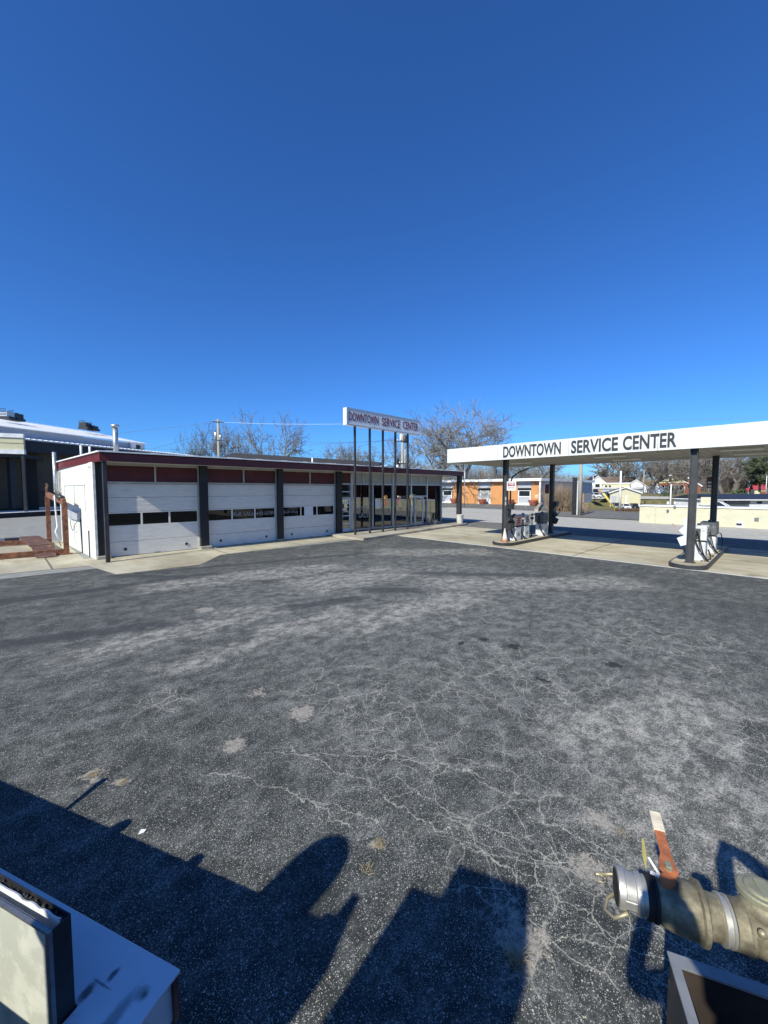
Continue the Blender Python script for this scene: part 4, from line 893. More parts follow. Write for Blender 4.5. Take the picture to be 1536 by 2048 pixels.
# dark flat-roofed building behind it
x, y = D(1500, 52); T = thing('flat_roof_building', 'low white building with a long dark blue roof behind the cream wall', 'building', (x, y, 0), RC + radians(3))
mb = MB(); mb.box(-3.9, 22, 0, 8, 0, 1.35); mb.build('wall', 'white_paint', T, world=False)
mb = MB(); mb.box(-4.2, 22, -.5, 8.5, 1.35, 1.48); mb.build('eave', 'roof_cap', T, world=False)
mb = MB(); mb.add([(-4.2, -.4, 1.49), (22, -.4, 1.49), (22, 5, 2.15), (-4.0, 5, 2.15), (-4.2, 9, 1.49), (22, 9, 1.49)], [(0, 1, 2, 3), (3, 2, 5, 4), (0, 3, 4), (1, 5, 2)]); mb.build('roof', 'navy', T, world=False)
mb = MB(); mb.box(1, 1.7, -.02, -.001, .9, 1.2).box(2.6, 3.5, -.02, -.001, .8, 1.15); mb.build('window', 'dark_grey', T, world=False)
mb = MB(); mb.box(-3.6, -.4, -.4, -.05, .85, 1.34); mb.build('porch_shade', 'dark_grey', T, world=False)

# ------------------------------------------------------------------ houses
KH = 1.6
def house(name, label, px, fwd, zb, w_, d_, h_, rh, wall, roof, rot=0., gable='front', porch=None, wins=(), cat='house', over=.4, extra=None):
    zb = CH - (CH - zb) * KH; fwd *= KH; w_ *= KH; d_ *= KH; h_ *= KH; rh *= KH; k9 = KH
    x, y = D(px, fwd); T = thing(name, label, cat, (x, y, zb), RC + radians(rot) - .85 * math.atan((px - 768) / FP))
    mb = MB()
    wins = [tuple(q * k9 for q in w9) for w9 in wins]; porch = tuple(q * k9 for q in porch) if porch else None
    if gable == 'front':
        mb.prismx([(-w_ / 2, -1.5), (w_ / 2, -1.5), (w_ / 2, h_), (0, h_ + rh), (-w_ / 2, h_)], 0, d_); mb.build('wall', wall, T, world=False)
        mb = MB()
        for s in (-1, 1):
            a = (0, h_ + rh); b = (s * (w_ / 2 + over), h_ - over * rh / (w_ / 2)); t = .2
            poly = [a, b, (b[0], b[1] + t), (a[0], a[1] + t)]
            if s > 0: poly = poly[::-1]
            mb.prismx(poly, -over, d_ + over)
        mb.build('roof', roof, T, world=False)
        mb = MB()
        for s in (-1, 1): mb.bar((0, -over - .03, h_ + rh + .05), (s * (w_ / 2 + over), -over - .03, h_ - over * rh / (w_ / 2) + .05), .06, .28)
        mb.build('gable_trim', 'white_paint', T, world=False)
    else:
        mb.box(-w_ / 2, w_ / 2, 0, d_, -1.5, h_); mb.build('wall', wall, T, world=False)
        mb = MB(); e = over
        mb.prismx([(-e, h_ - .1), (d_ / 2, h_ + rh), (d_ + e, h_ - .1), (d_ + e, h_ + .08), (d_ / 2, h_ + rh + .2), (-e, h_ + .08)], -w_ / 2 - e, w_ / 2 + e, 'x'); mb.build('roof', roof, T, world=False)
    for (wx_, wz, ww, wh) in wins:
        mb = MB(); mb.box(wx_ - ww / 2 - .1, wx_ + ww / 2 + .1, -.05, -.001, wz - .1, wz + wh + .1); f = mb.build('window', 'white_paint', T, world=False)
        mb = MB(); mb.box(wx_ - ww / 2, wx_ + ww / 2, -.07, -.051, wz, wz + wh); mb.build('window_pane', 'car_glass', f, world=False)
    if porch:
        x0, x1, zt, dp = porch
        mb = MB(); mb.box(x0, x1, -dp, -.45, zt, zt + .25); p = mb.build('porch_roof', roof, T, world=False)
        mb = MB()
        for k in range(4): xx = x0 + .15 + (x1 - x0 - .3) * k / 3; mb.box(xx - .12, xx + .12, -dp + .1, -dp + .34, -.8, zt)
        mb.build('porch_post', 'white_paint', T, world=False)
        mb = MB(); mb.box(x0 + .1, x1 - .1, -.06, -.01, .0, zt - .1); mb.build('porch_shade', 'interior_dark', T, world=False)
    return T
house('white_house', 'two-storey white gabled house with dark roof above the parked cars', 1194, 118, 1.2, 4.0, 9, 3.6, 2.0, 'white_paint', 'shingle_dark', 8, wins=((0, 1.3, 1.2, 1.9),))
house('brown_roof_house', 'long house with brown shingle roof and pale dormer band right of the white gabled house', 1229, 124, 1.2, 12.5, 10, 2.2, 3.3, 'grey_siding', 'shingle_brown', 4, 'side')
x, y = D(1225, 182); T = thing('office_annex', 'pale block with a row of small windows in front of the brown roofed house', 'building', (x, y, 2.2), RC - .5)
mb = MB(); mb.box(-4.2, 6.6, 0, 5, -2, 3.2); mb.build('wall', 'beige', T, world=False)
mb = MB(); mb.box(-4.6, 7.0, -.4, 5.2, 3.2, 3.6); mb.build('flat_roof', 'roof_cap', T, world=False)
mb = MB(); mb.box(-13, 8, -2.4, 0, -.4, .4); mb.build('lower_roof', 'shingle_dark', T, world=False)
for k in (-3.2, -1.7): mb = MB(); mb.box(k, k + .9, -.03, -.001, 1.6, 2.5); mb.build('window', 'car_glass', T, world=False)
T = house('cream_garage', 'cream gabled garage building with brown roof beside the yellow guy guards', 1250, 66, -.26, 4.4, 5, 2.5, .85, 'cream_block', 'shingle_brown', 2, cat='garage')
mb = MB(); mb.box(-.55, 2.05, -.05, -.002, .1, 2.1).xf(Matrix.Scale(KH, 4)); gd = mb.build('garage_door', 'beige', T, world=False)
mb = MB(); mb.box(0.05, .3, -.08, -.051, .1, 2.1).xf(Matrix.Scale(KH, 4)); mb.build('door_post', 'white_paint', gd, world=False)
mb = MB(); mb.box(-2.0, -1.3, -.05, -.002, .1, 2.0).xf(Matrix.Scale(KH, 4)); mb.build('side_door', 'grey_siding', T, world=False)
house('grey_house', 'low white house with grey gable right of the brown roofed house', 1271, 112, 1.1, 6.0, 8, 2.2, 2.2, 'white_paint', 'shingle_brown', 0)
T = house('brick_bungalow', 'red brick bungalow with pale gable and dark porch on the grassy rise', 1339, 108, 1.9, 7.8, 9, 2.5, 2.3, 'red_brick', 'shingle_brown', 0, porch=(-3.6, 3.0, 1.9, 2.2))
mb = MB(); mb.prismx([(-3.4, 2.62), (3.4, 2.62), (0, 4.65)], -.06, -.01).xf(Matrix.Scale(KH, 4)); g_ = mb.build('gable_front', 'beige', T, world=False)
mb = MB(); mb.box(-.35, .35, -.10, -.061, 3.0, 4.0).xf(Matrix.Scale(KH, 4)); mb.build('gable_window', 'car_glass', g_, world=False)
mb = MB(); mb.prismx([(3.9, -.5), (6.8, -.5), (6.8, 1.8), (3.9, 4.0)], 1, 6).xf(Matrix.Scale(KH, 4)); mb.build('side_wing', 'red_brick', T, world=False)
mb = MB(); mb.bar((3.9, .8, 4.1), (7.1, .8, 1.7), .1, .3).xf(Matrix.Scale(KH, 4)); mb.build('wing_trim', 'white_paint', T, world=False)
house('small_white_shed', 'small white shed at the left foot of the brick bungalow', 1312, 104, 1.7, 3.6, 4, 1.2, 1.3, 'white_paint', 'roof_gravel', 0, cat='shed')
T = house('white_house', 'narrow two-storey white house above the red roofed buildings at the right edge', 1508.5, 98, 2.1, 2.3, 6, 2.9, .7, 'white_paint', 'shingle_dark', -3, wins=((.2, 1.75, 1.3, .7),))
mb = MB(); mb.add([(-1.2, -.6, 1.7), (1.3, -.6, .9), (1.3, -.1, 1.1), (-1.2, -.1, 1.9)], [(0, 1, 2, 3)]).xf(Matrix.Scale(KH, 4)); mb.build('porch_roof', 'shingle_dark', T, world=False)
T = house('cream_shed', 'cream shed with faded red roof below the narrow white house', 1511, 90, .9, 2.6, 5, 1.5, .55, 'beige', 'red_roof', 0, 'side', cat='shed', wins=((.5, .8, .3, .3),))
T = house('red_roof_garage', 'garage with bright red metal roof at the right edge of the view', 1535, 84, .5, 4.2, 7, 2.3, 1.3, 'beige', 'red_roof', 0, 'side', cat='garage')
mb = MB(); mb.box(-1.3, 1.8, -.06, -.002, -.4, 1.9).xf(Matrix.Scale(KH, 4)); mb.build('brown_door', 'rust', T, world=False)
house('white_gable_building', 'white gabled building behind the brown brush right of the brick office', 1128, 88, .4, 8.5, 10, 3.0, 1.5, 'white_paint', 'shingle_dark', -14, cat='building')
T = house('metal_shed', 'pale metal carport roof behind the wooden utility pole', 1156, 100, .7, 3.2, 4, 1.8, .5, 'grey_siding', 'roof_cap', 0, 'front', cat='carport')
house('left_grey_building', 'low grey building seen behind the cars under the white gabled house', 1215, 112, 1.2, 17, 4, 1.8, .3, 'grey_siding', 'roof_gravel', 0, 'side', cat='building')

# ------------------------------------------------------------------ cars
def car(label, px, fwd, zb, rot, paint, suv=False, sc=1.):
    if fwd > 89: zb = CH - (CH - zb) * 1.12; fwd *= 1.12
    x, y = D(px, fwd); rot -= 28 if px > 1100 else 0; T = thing('parked_car', label, 'car', (x, y, zb), RC + radians(rot), 'cars parked on the far lots')
    H = 1.7 if suv else 1.42; L = 4.6; W = .9
    # lower hull as rings along the length (local y = length, front at -y)
    ring = []
    for t, zt, hw in ((-2.3, .62, .66), (-2.15, .78, .84), (-1.0, .92, W), (0, .95, W), (1.2, .97, W), (2.1, .95, .86), (2.3, .70, .72)):
        ring.append([(-hw * .9, t, .28), (-hw, t, .5), (-hw * .96, t, zt - .08), (-hw * .8, t, zt), (hw * .8, t, zt), (hw * .96, t, zt - .08), (hw, t, .5), (hw * .9, t, .28)])
    mb = MB(); v = sum(ring, []); f = [tuple(range(8)), tuple(range(len(v) - 1, len(v) - 9, -1))]
    for i in range(len(ring) - 1):
        for k in range(8): j = (k + 1) % 8; f.append((i * 8 + j, i * 8 + k, i * 8 + 8 + k, i * 8 + 8 + j))
    mb.smooth = False; mb.add(v, f)
    b = .95
    yb = 2.15 if suv else 1.75
    g0 = [(-.78, -1.05, .93), (.78, -1.05, .93), (.78, yb, .95), (-.78, yb, .95)]; r0 = [(-.62, -.35, H), (.62, -.35, H), (.62, yb - (.25 if suv else .75), H), (-.62, yb - (.25 if suv else .75), H)]
    mb2 = MB(); mb2.add(g0 + r0, [(0, 1, 5, 4), (1, 2, 6, 5), (2, 3, 7, 6), (3, 0, 4, 7)])
    mb.add([(p[0] * 1.0, p[1], p[2] + .0) for p in r0] + [(p[0] * .9, p[1] * .9, p[2] + .05) for p in r0], [(0, 1, 5, 4), (1, 2, 6, 5), (2, 3, 7, 6), (3, 0, 4, 7), (4, 5, 6, 7)])
    for a, c in zip(g0, r0): mb.bar(a, c, .09, .09)
    body = mb.build('body', paint, T, world=False); mb2.build('windows', 'car_glass', T, world=False)
    for sx in (-1, 1):
        for sy in (-1.45, 1.4):
            mb = MB(); mb.tube([(sx * .72, sy, .33), (sx * .93, sy, .33)], .33, 14); wh = mb.build('wheel', 'tyre', T, world=False)
            mb = MB(); mb.tube([(sx * .90, sy, .33), (sx * .94, sy, .33)], .19, 10); mb.build('rim', 'alu', wh, world=False)
        mb = MB(); mb.box(sx * .55 - .16, sx * .55 + .16, -2.26, -2.18, .60, .74); mb.build('headlight', 'lamp_clear', T, world=False)
        mb = MB(); mb.box(sx * .6 - .14, sx * .6 + .14, 2.2, 2.29, .62, .82); mb.build('tail_light', 'lamp_red', T, world=False)
    mb = MB(); mb.box(-.45, .45, -2.325, -2.29, .38, .55); mb.build('grille', 'rubber', T, world=False)
    for o in [T]: o.scale = (sc,) * 3
    return T
car('silver van parked left in front of the cream garage', 1233.5, 89.5, -1.7, 8, 'car_silver', True, .95)
car('white car parked in the middle in front of the cream garage', 1251.5, 89.5, -1.7, 12, 'car_white', False, .95)
car('black car parked right in front of the cream garage', 1269.5, 89.5, -1.7, 14, 'car_black', True, .85)
car('white car on the far lot left of the black cars', 1170, 105, 1.0, 5, 'car_white')
car('dark estate car between the white car and the big black one on the far lot', 1179.5, 108, 1.1, 20, 'car_black')
car('big black off-roader parked under the white gabled house', 1187.5, 106, 1.05, 25, 'car_black', True, 1.15)
car('white saloon in front of the big black off-roader', 1190.5, 96, .72, 20, 'car_white')
car('blue-grey car behind the top of the yellow guy guards', 1209.5, 99, .85, -25, 'car_blue')
car('silver car right of the blue-grey car near the cream garage', 1217.5, 104, 1.0, -35, 'car_silver')
car('white truck partly hidden by the cream garage roof', 1224, 108, 1.1, -30, 'car_white', True)
car('white car glimpsed above the cream wall beside the far near-island column', 1434, 47, -.1, 70, 'car_white')
x, y = D(1200.5, 121); T = thing('yellow_loader', 'small orange-yellow machine standing between the parked cars', 'loader', (x, y, .55), RC - .5)
mb = MB(); mb.box(-.7, .5, -.5, .8, .5, 1.5, .1).box(-.4, .2, -.3, .5, 1.5, 2.3, .08); mb.build('body', 'orange', T, world=False)
for s in (-.5, .4): mb = MB(); mb.tube([(s - .1, 0, .4), (s + .15, 0, .4)], .4, 12); mb.build('wheel', 'tyre', T, world=False)
x, y = D(1166.5, 80); mb = MB(); mb.tube([(x, y, .2), (x, y, 2.0)], .12, 8); tag(mb.build('bollard', 'orange'), 'slim orange marker post beside the wooden utility pole', 'post')

# ------------------------------------------------------------------ utility poles and wires
def pole(label, px, fwd, top, r, arms=(), mats='wood_pole', zb=0., transf=(), group='utility poles'):
    x, y = D(px, fwd); T = thing('utility_pole', label, 'utility pole', (x, y, zb), RC, group)
    mb = MB(); mb.smooth = True; mb.tube([(0, 0, 0), (0, 0, (top - zb) * .5), (0, 0, top - zb)], [r, r * .85, r * .68], 10); mb.build('pole', mats, T, world=False)
    for z, w_, tilt, dx in arms:
        mb = MB(); mb.bar((dx - w_ / 2, -.15, z - zb + tilt), (dx + w_ / 2, -.15, z - zb - tilt), .10, .12); a = mb.build('crossarm', 'dark_grey', T, world=False)
        mb = MB()
        for k in (-.45, -.2, .2, .45): mb.lathe([(0, .035), (.08, .06), (.16, .04)], o=(dx + w_ * k, -.15, z - zb - tilt * 2 * k + .05), n=6)
        mb.build('insulator', 'alu', a, world=False)
    for z, dx, m_, rr, hh in transf:
        mb = MB(); mb.smooth = True; mb.lathe([(0, rr * .9), (.03, rr), (hh, rr), (hh + .06, rr * .6)], o=(dx, -.05, z - zb), n=14); t = mb.build('transformer', m_, T, world=False)
        mb = MB(); mb.tube([(dx, -.05, z - zb + hh), (dx, -.05, z - zb + hh + .3)], .04, 6); mb.build('bushing', 'dark_grey', t, world=False)
    return T
pole('wooden utility pole with crossarm and grey transformer above the garage roof', 440, 55, 12.5, .24, arms=((12.1, 1.6, .06, .05), (9.6, 1.7, .05, -.1)), transf=((9.9, -.35, 'alu', .22, .75), (9.8, .3, 'alu', .16, .5), (8.6, .35, 'dark_grey', .12, .5)))
pole('pale utility pole with twin transformers behind the pole sign', 804.5, 52, 10.4, .22, arms=((9.1, 1.5, 0, 0), (6.2, 1.1, 0, .1)), transf=((9.25, -.2, 'white_paint', .16, .75), (8.9, .35, 'dark_grey', .26, .9), (6.4, .35, 'trim_grey', .10, 1.6)))
pole('bare pale wooden pole behind the fuel canopy', 1160, 42, 7.4, .20)
pole('slim white metal pole in front of the cream garage', 1240, 58, 5.5, .17, mats='white_paint')
pole('thin distant pole left of the white gabled house', 1185, 110, 6.6, .10, mats='white_paint', zb=1.0)
pole('distant wooden pole among the trees left of the brick bungalow', 1286, 104, 8, .14, zb=1.6)
pole('slim grey pole behind the right end of the garage roof', 929, 62, 7.0, .07, mats='alu')
pole('slim pole in front of the lawn above the cream wall', 1341, 45, 3.4, .09, mats='white_paint')
pole('short grey pole at the right edge behind the white house', 1531, 104, 6.4, .12, mats='white_paint', zb=1.8)
# dark and pale posts beside the bare pole
x, y = D(1151, 43); T = thing('gate_posts', 'dark square post with a thin white rail beside the bare wooden pole', 'post', (x, y, 0), RC)
mb = MB(); mb.box(-.25, .12, 0, .3, 0, 4.1, .02); mb.build('dark_post', 'dark_grey', T, world=False)
mb = MB(); mb.box(.16, .26, 0, .1, 0, 3.7).box(.26, .9, 0, .1, 3.6, 3.7); mb.build('white_rail', 'white_paint', T, world=False)
# traffic signal seen through the sign posts
x, y = D(795.5, 58); T = thing('traffic_signal', 'traffic signal head hanging between the fourth and fifth sign posts', 'traffic light', (x, y, 6.2), RC)
mb = MB(); mb.box(-.16, .2, -.1, .15, 0, 1.1, .03); b = mb.build('housing', 'dark_grey', T, world=False)
for k in range(3):
    mb = MB(); mb.tube([(.02, -.12, .2 + k * .35), (.02, -.3, .2 + k * .35)], [.13, .13], 12); mb.build('visor', 'black_paint', b, world=False)
mb = MB(); mb.box(-.65, -.1, -.1, .1, -.12, .06); mb.build('side_arm', 'dark_grey', T, world=False)
mb = MB(); mb.bar((0, 0, 1.1), (0, 0, 1.6), .05); mb.build('hanger', 'dark_grey', T, world=False)
x, y = D(729, 60); T = thing('traffic_signal', 'red and white hanging street sign seen left of the second sign post', 'sign', (x, y, 6.6), RC)
mb = MB(); mb.box(-.7, .1, -.05, .05, 0, .42); mb.build('sign_board', 'red_faded', T, world=False)
mb = MB(); mb.bar((-.3, 0, .42), (-.3, 0, .9), .03); mb.build('hanger', 'dark_grey', T, world=False)
# guy guards
x, y = D(1219, 53)
T = thing('guy_guard', 'pair of long yellow guy-wire guards leaning in front of the cream garage', 'guy guard', (x, y, 0), RC)
mb = MB(); mb.smooth = True
mb.tube([(-1.0, 0, 2.35), (.68, -.2, -.0)], .075, 8); mb.tube([(-.75, .1, 2.3), (.95, -.1, -.0)], .075, 8); mb.build('yellow_guard', 'yellow', T, world=False)
mb = MB(); mb.box(-.1, .22, -.15, .1, .95, 1.35); mb.build('white_clip', 'bucket', T, world=False)
mb = MB(); mb.tube([(.05, -.5, .75), (.45, -.6, .0)], .035, 6); mb.build('short_guard', 'yellow', T, world=False)
def wire(label, a, b, sag, r=.018, m_='dark_grey', grp='overhead wires'):
    mb = MB(); a = Vector(a); b = Vector(b); pts = []
    for k in range(17):
        t = k / 16; p = a.lerp(b, t); p.z -= sag * 4 * t * (1 - t); pts.append(p)
    mb.tube(pts, r, 4); o = mb.build('overhead_wire', m_); tag(o, label, 'wire', grp)
wl = [((440, 846, 55), (-260, 905, 60), .5, 'dark_grey'), ((432, 862, 55), (310, 898, 64), .1, 'dark_grey'), ((450, 868, 55), (804, 880, 52), .8, 'dark_grey'), ((440, 900, 55), (200, 893, 60), .2, 'dark_grey')]
wl += [((444, 904, 55), (804, 905, 52), .3, 'dark_grey'), ((444, 895, 55), (804, 880, 52), .2, 'dark_grey'), ((640, 912, 60), (804, 872, 52), .1, 'dark_grey'), ((444, 909, 55), (1100, 912, 60), .3, 'dark_grey')]
wl += [((804, 842, 52), (1700, 832, 60), .5, 'alu'), ((804, 846, 52), (1700, 848, 60), .5, 'alu'), ((804, 849, 52), (1700, 826, 60), .5, 'alu'), ((440, 846, 55), (804, 846, 52), .3, 'alu'), ((860, 908, 50), (1250, 860, 60), .2, 'alu'), ((1250, 925, 70), (1700, 940, 80), .3, 'dark_grey'), ((804, 866, 52), (1300, 872, 60), .2, 'alu')]
names = ['long top wire running left from the transformer pole', 'service wire dropping left from the transformer pole to the warehouse', 'upper wire between the two transformer poles', 'low wire running left from the transformer pole across the warehouse end',
         'lowest wire between the two transformer poles', 'middle wire between the two transformer poles', 'wire rising from the right to the pole behind the sign', 'low wire running right behind the sign posts',
         'top bright wire above the fuel canopy', 'second bright wire above the fuel canopy', 'third bright wire above the fuel canopy', 'pale wire crossing the tree tops left of the sign', 'short bright wire dropping behind the left end of the canopy', 'dark wire seen under the canopy above the wooded rise', 'pale low wire across the big tree left of the canopy']
for (a, b, s, m_), n_ in zip(wl, names): wire(n_, P(*a), P(*b), s, .016 if m_ == 'dark_grey' else .014, m_)

# ------------------------------------------------------------------ trees
def limb(R, tr, cr, p, d, Ln, r, lvl, mx, up, spread, minr):
    n = 3; q = p
    for i in range(n):
        d = (d + Vector((R.gauss(0, .09), R.gauss(0, .09), R.gauss(0, .06) + up))).normalized()
        q2 = q + d * (Ln / n); r2 = r * (.92 if lvl else .95)
        (tr if lvl < 1 else cr).tube([q, q2], [max(r, minr), max(r2, minr)], 7 if lvl == 0 else (5 if lvl < 3 else 3), cap=False)
        q = q2; r = r2
        if lvl >= 1 and lvl < mx and R.random() < .66:
            a = R.uniform(0, 2 * pi); o = d.orthogonal().normalized(); o = Matrix.Rotation(a, 3, d) @ o
            limb(R, tr, cr, q, (d + o * R.uniform(.7, 1.2)).normalized(), Ln * R.uniform(.42, .62), r * .5, lvl + 1 + (lvl < mx - 1 and R.random() < .3), mx, up, spread, minr)
    if lvl < mx:
        k = R.choice((2, 3, 3)) if lvl < 2 else 2; a0 = R.uniform(0, 2 * pi)
        for j in range(k):
            o = d.orthogonal().normalized(); o = Matrix.Rotation(a0 + 2 * pi * j / k + R.uniform(-.5, .5), 3, d) @ o
            limb(R, tr, cr, q, (d + o * spread * R.uniform(.6, 1.25)).normalized(), Ln * R.uniform(.70, .88), r * .70, lvl + 1, mx, up, spread, minr)
def tree(label, px, fwd, zb, h, wid, seed, mx=6, spread=.70, up=.04, rr=None, name='bare_tree', m_=('bark', 'twig'), group='bare winter trees', trunk=.26, rot=0.):
    if px > 1180 and fwd > 91: zb = CH - (CH - zb) * 1.75; fwd *= 1.75; h *= 1.75; wid *= 1.75
    R = random.Random(seed); tr, cr = MB(), MB()
    L0 = 1.0; limb(R, tr, cr, Vector((0, 0, 0)), Vector((0, 0, 1)), trunk * 3.0, .085, 0, mx, up, spread, (.010 + .00020 * fwd) * 3.0 / h)
    vs = tr.v + cr.v; zm = max(v[2] for v in vs); xm = sorted(abs(v[0]) for v in vs)[int(len(vs) * .985)]
    sz = h / zm; sx = wid / 2 / xm
    rmin = .012 + fwd * .00009
    x, y = D(px, fwd); T = thing(name, label, 'tree', (x, y, zb), RC + rot, group)
    sx *= 1.12; sz *= 1.06
    for mbq, nm, mm in ((tr, 'trunk', m_[0]), (cr, 'crown', m_[1])):
        mbq.v = [(v[0] * sx, v[1] * sx, v[2] * sz) for v in mbq.v]; mbq.smooth = True; mbq.build(nm, mm, T, world=False)
    return T
def th(py, fwd, zb=0.): return HZ(py, fwd) - zb
tree('broad bare tree with rounded crown left of the pole sign', 563, 68, 0, th(828, 68), 12.5, 11, mx=6, spread=.78, m_=('twig_dark', 'twig'))
tree('bare tree left of the transformer pole', 392, 72, 0, th(866, 72), 7.0, 12, mx=6)
tree('bare tree directly behind the transformer pole', 450, 76, 0, th(848, 76), 9.5, 13, mx=6)
tree('low bare tree between the transformer pole and the rounded tree', 489, 80, 0, th(872, 80), 6.5, 14, mx=5)
tree('small pale bare tree left of the first sign post', 662, 95, 0, th(893, 95), 7, 15, mx=6)
tree('small bare tree between the first two sign posts', 702, 95, 0, th(888, 95), 8, 16, mx=6)
tree('small bare tree between the second and third sign posts', 745, 92, 0, th(894, 92), 7.5, 17, mx=6)
tree('bare tree right of the sign posts before the big tree', 812, 78, 0, th(874, 78), 8.5, 18, mx=6)
tree('largest bare tree with spreading crown left of the fuel canopy', 930, 84, 0, th(814, 84), 19.5, 19, mx=7, spread=.60, m_=('twig_dark', 'twig'))
tree('tall bare tree on the left flank of the largest tree', 872, 90, 0, th(842, 90), 11, 20, mx=6)
tree('lower bare tree on the right flank of the largest tree', 992, 90, 0, th(856, 90), 11, 21, mx=6)
tree('bare tree behind the brick office under the canopy', 1062, 98, 0, th(905, 98), 12, 22, mx=6)
tree('fan-shaped bare tree above the brown roofed house', 1216, 132, 1.4, th(918, 132, 1.4), 10.5, 23, mx=6, spread=.5, trunk=.12)
tree('dark old tree with heavy limbs left of the brick bungalow', 1301, 92, 1.4, th(905, 92, 1.4), 14, 24, mx=6, spread=.75, m_=('twig_dark', 'twig_dark'), trunk=.22)
tree('dark bare tree left of the heavy limbed tree', 1278, 112, 1.6, th(915, 112, 1.6), 11, 25, mx=6, m_=('twig_dark', 'twig_dark'))
tree('small bare tree on the lawn above the cream wall', 1352, 75, .2, th(968, 75, .2), 3.6, 26, mx=5)
for i, (px, h) in enumerate(((1320, 918), (1345, 914), (1370, 916), (1398, 912), (1416, 910))):
    tree('slender bare tree behind the brick bungalow, %s from the left' % ('first', 'second', 'third', 'fourth', 'fifth')[i], px, 126 + i * 3, 2., th(h - 10, 128, 2.), 9.5, 30 + i, mx=6, spread=.5)
for i, (px, h, f_) in enumerate(((1445, 905, 88), (1468, 898, 92), (1490, 908, 98))):
    tree(('dense dark tree just right of the far canopy column', 'tallest dense tree over the dark blue roof', 'dense tree fading behind the narrow white house')[i], px, f_, 1.0, th(h, f_, 1.), 11, 40 + i, mx=6, spread=.5, m_=('twig_dark', 'twig_dark' if i < 2 else 'twig'))

# far woods and brush read as masses
def brushmass(name, label, px0, px1, fwd, depth, top, zb, n, m_, seed, tw=.03):
    R = random.Random(seed); mb = MB()
    for k in range(n):
        px = R.uniform(px0, px1); f_ = fwd + R.uniform(0, depth); x, y = D(px, f_); h = (HZ(top, f_) - zb) * R.uniform(.45, 1.05)
        p = Vector((x, y, zb)); d = Vector((R.gauss(0, .25), R.gauss(0, .25), 1)).normalized(); r = tw * R.uniform(.7, 1.6)
        for j in range(4):
            q = p + d * h / 4; mb.tube([p, q], [r, r * .75], 3, cap=False); r *= .72
            for s in range(3):
                e = (d + Vector((R.gauss(0, .7), R.gauss(0, .7), R.gauss(.1, .35)))).normalized(); q2 = q + e * h * R.uniform(.12, .3)
                mb.tube([q, q2], [r * .6, r * .3], 3, cap=False)
                e2 = (e + Vector((R.gauss(0, .7), R.gauss(0, .7), .2))).normalized(); mb.tube([q2, q2 + e2 * h * .14], [r * .4, r * .2], 3, cap=False)
            p = q; d = (d + Vector((R.gauss(0, .2), R.gauss(0, .2), .1))).normalized()
    o = mb.build(name, m_); tag(o, label, 'brush', kind='stuff'); return o
brushmass('far_woods', 'brown winter woods along the horizon behind the houses', 1085, 1345, 270, 40, 952, .3, 1300, 'brush', 1, .17)
brushmass('far_woods', 'grey winter woods behind the brick bungalow and the lawn', 1325, 1620, 270, 50, 924, 1.2, 1500, 'twig', 2, .18)
brushmass('far_woods', 'brown thicket rising behind the flat roof of the brick office', 800, 1110, 96, 16, 930, 0, 1500, 'brush', 3, .05)
brushmass('far_woods', 'dark undergrowth under the dense trees right of the canopy column', 1430, 1515, 165, 20, 950, .9, 900, 'twig_dark', 5, .06)
brushmass('far_woods', 'low bare brush along the horizon behind the garage roof', 340, 860, 110, 25, 925, 0, 700, 'twig', 6, .05)
brushmass('brush', 'brown leafless brush beside the right end of the brick office', 1096, 1147, 50, 7, 970, 0, 420, 'brush', 4, .028)
brushmass('brush', 'low tangled brush at the foot of the bare wooden pole', 1150, 1178, 46, 5, 1008, 0, 160, 'brush', 7, .018)
brushmass('brush', 'reddish low hedge behind the three cars by the cream garage', 1232, 1280, 50, 2, 1018, 0, 200, 'rust_dark', 8, .03)
def leafy(name, label, cat, px, fwd, zb, h, wd_, n, m_, seed, leaf=.25, conic=False, group=None):
    R = random.Random(seed); x, y = D(px, fwd); T = thing(name, label, cat, (x, y, zb), RC, group); mb = MB(); mb.tube([(0, 0, 0), (0, 0, h * .85)], [h * .03, h * .012], 7); mb.build('trunk', 'bark', T, world=False)
    mb = MB(); cl = [(Vector((R.gauss(0, .3), R.gauss(0, .3), 0)) * wd_ * (1 if not conic else 1), R.uniform(.25, 1)) for _ in range(34)]
    for k in range(n):
        c, t = R.choice(cl); f_ = (1.15 - t) if conic else sqrt(max(.05, 1 - (2 * t - 1.15) ** 2 * .8))
        p = Vector((c.x * f_, c.y * f_, t * h)) + Vector((R.gauss(0, 1), R.gauss(0, 1), R.gauss(0, .8))) * wd_ * .07
        a = Vector((R.gauss(0, 1), R.gauss(0, 1), R.gauss(0, 1))).normalized() * leaf; b = a.orthogonal().normalized() * leaf * .5
        mb.add([p - a, p + b, p + a, p - b], [(0, 1, 2, 3)])
    mb.build('crown', m_, T, world=False); return T
leafy('pine_tree', 'dark green pine left of the right edge above the red roof', 'tree', 1518, 120, 2., HZ(917, 120) - 2, 6.5, 3800, 'needles', 1, .30, group='pines at the right edge')
leafy('pine_tree', 'rounded dark green pine at the right edge of the view', 'tree', 1535, 116, 2., HZ(914, 116) - 2, 6.0, 3800, 'needles', 2, .30, group='pines at the right edge')
leafy('evergreen_shrub', 'small dark evergreen at the edge of the lawn above the dark blue roof', 'shrub', 1475, 74, .4, 2.3, 2.2, 900, 'shrub_green', 3, .14)
leafy('evergreen_shrub', 'low clipped bush in front of the brick bungalow', 'shrub', 1330, 90, 1.2, .7, 2.5, 400, 'shrub_green', 4, .12)

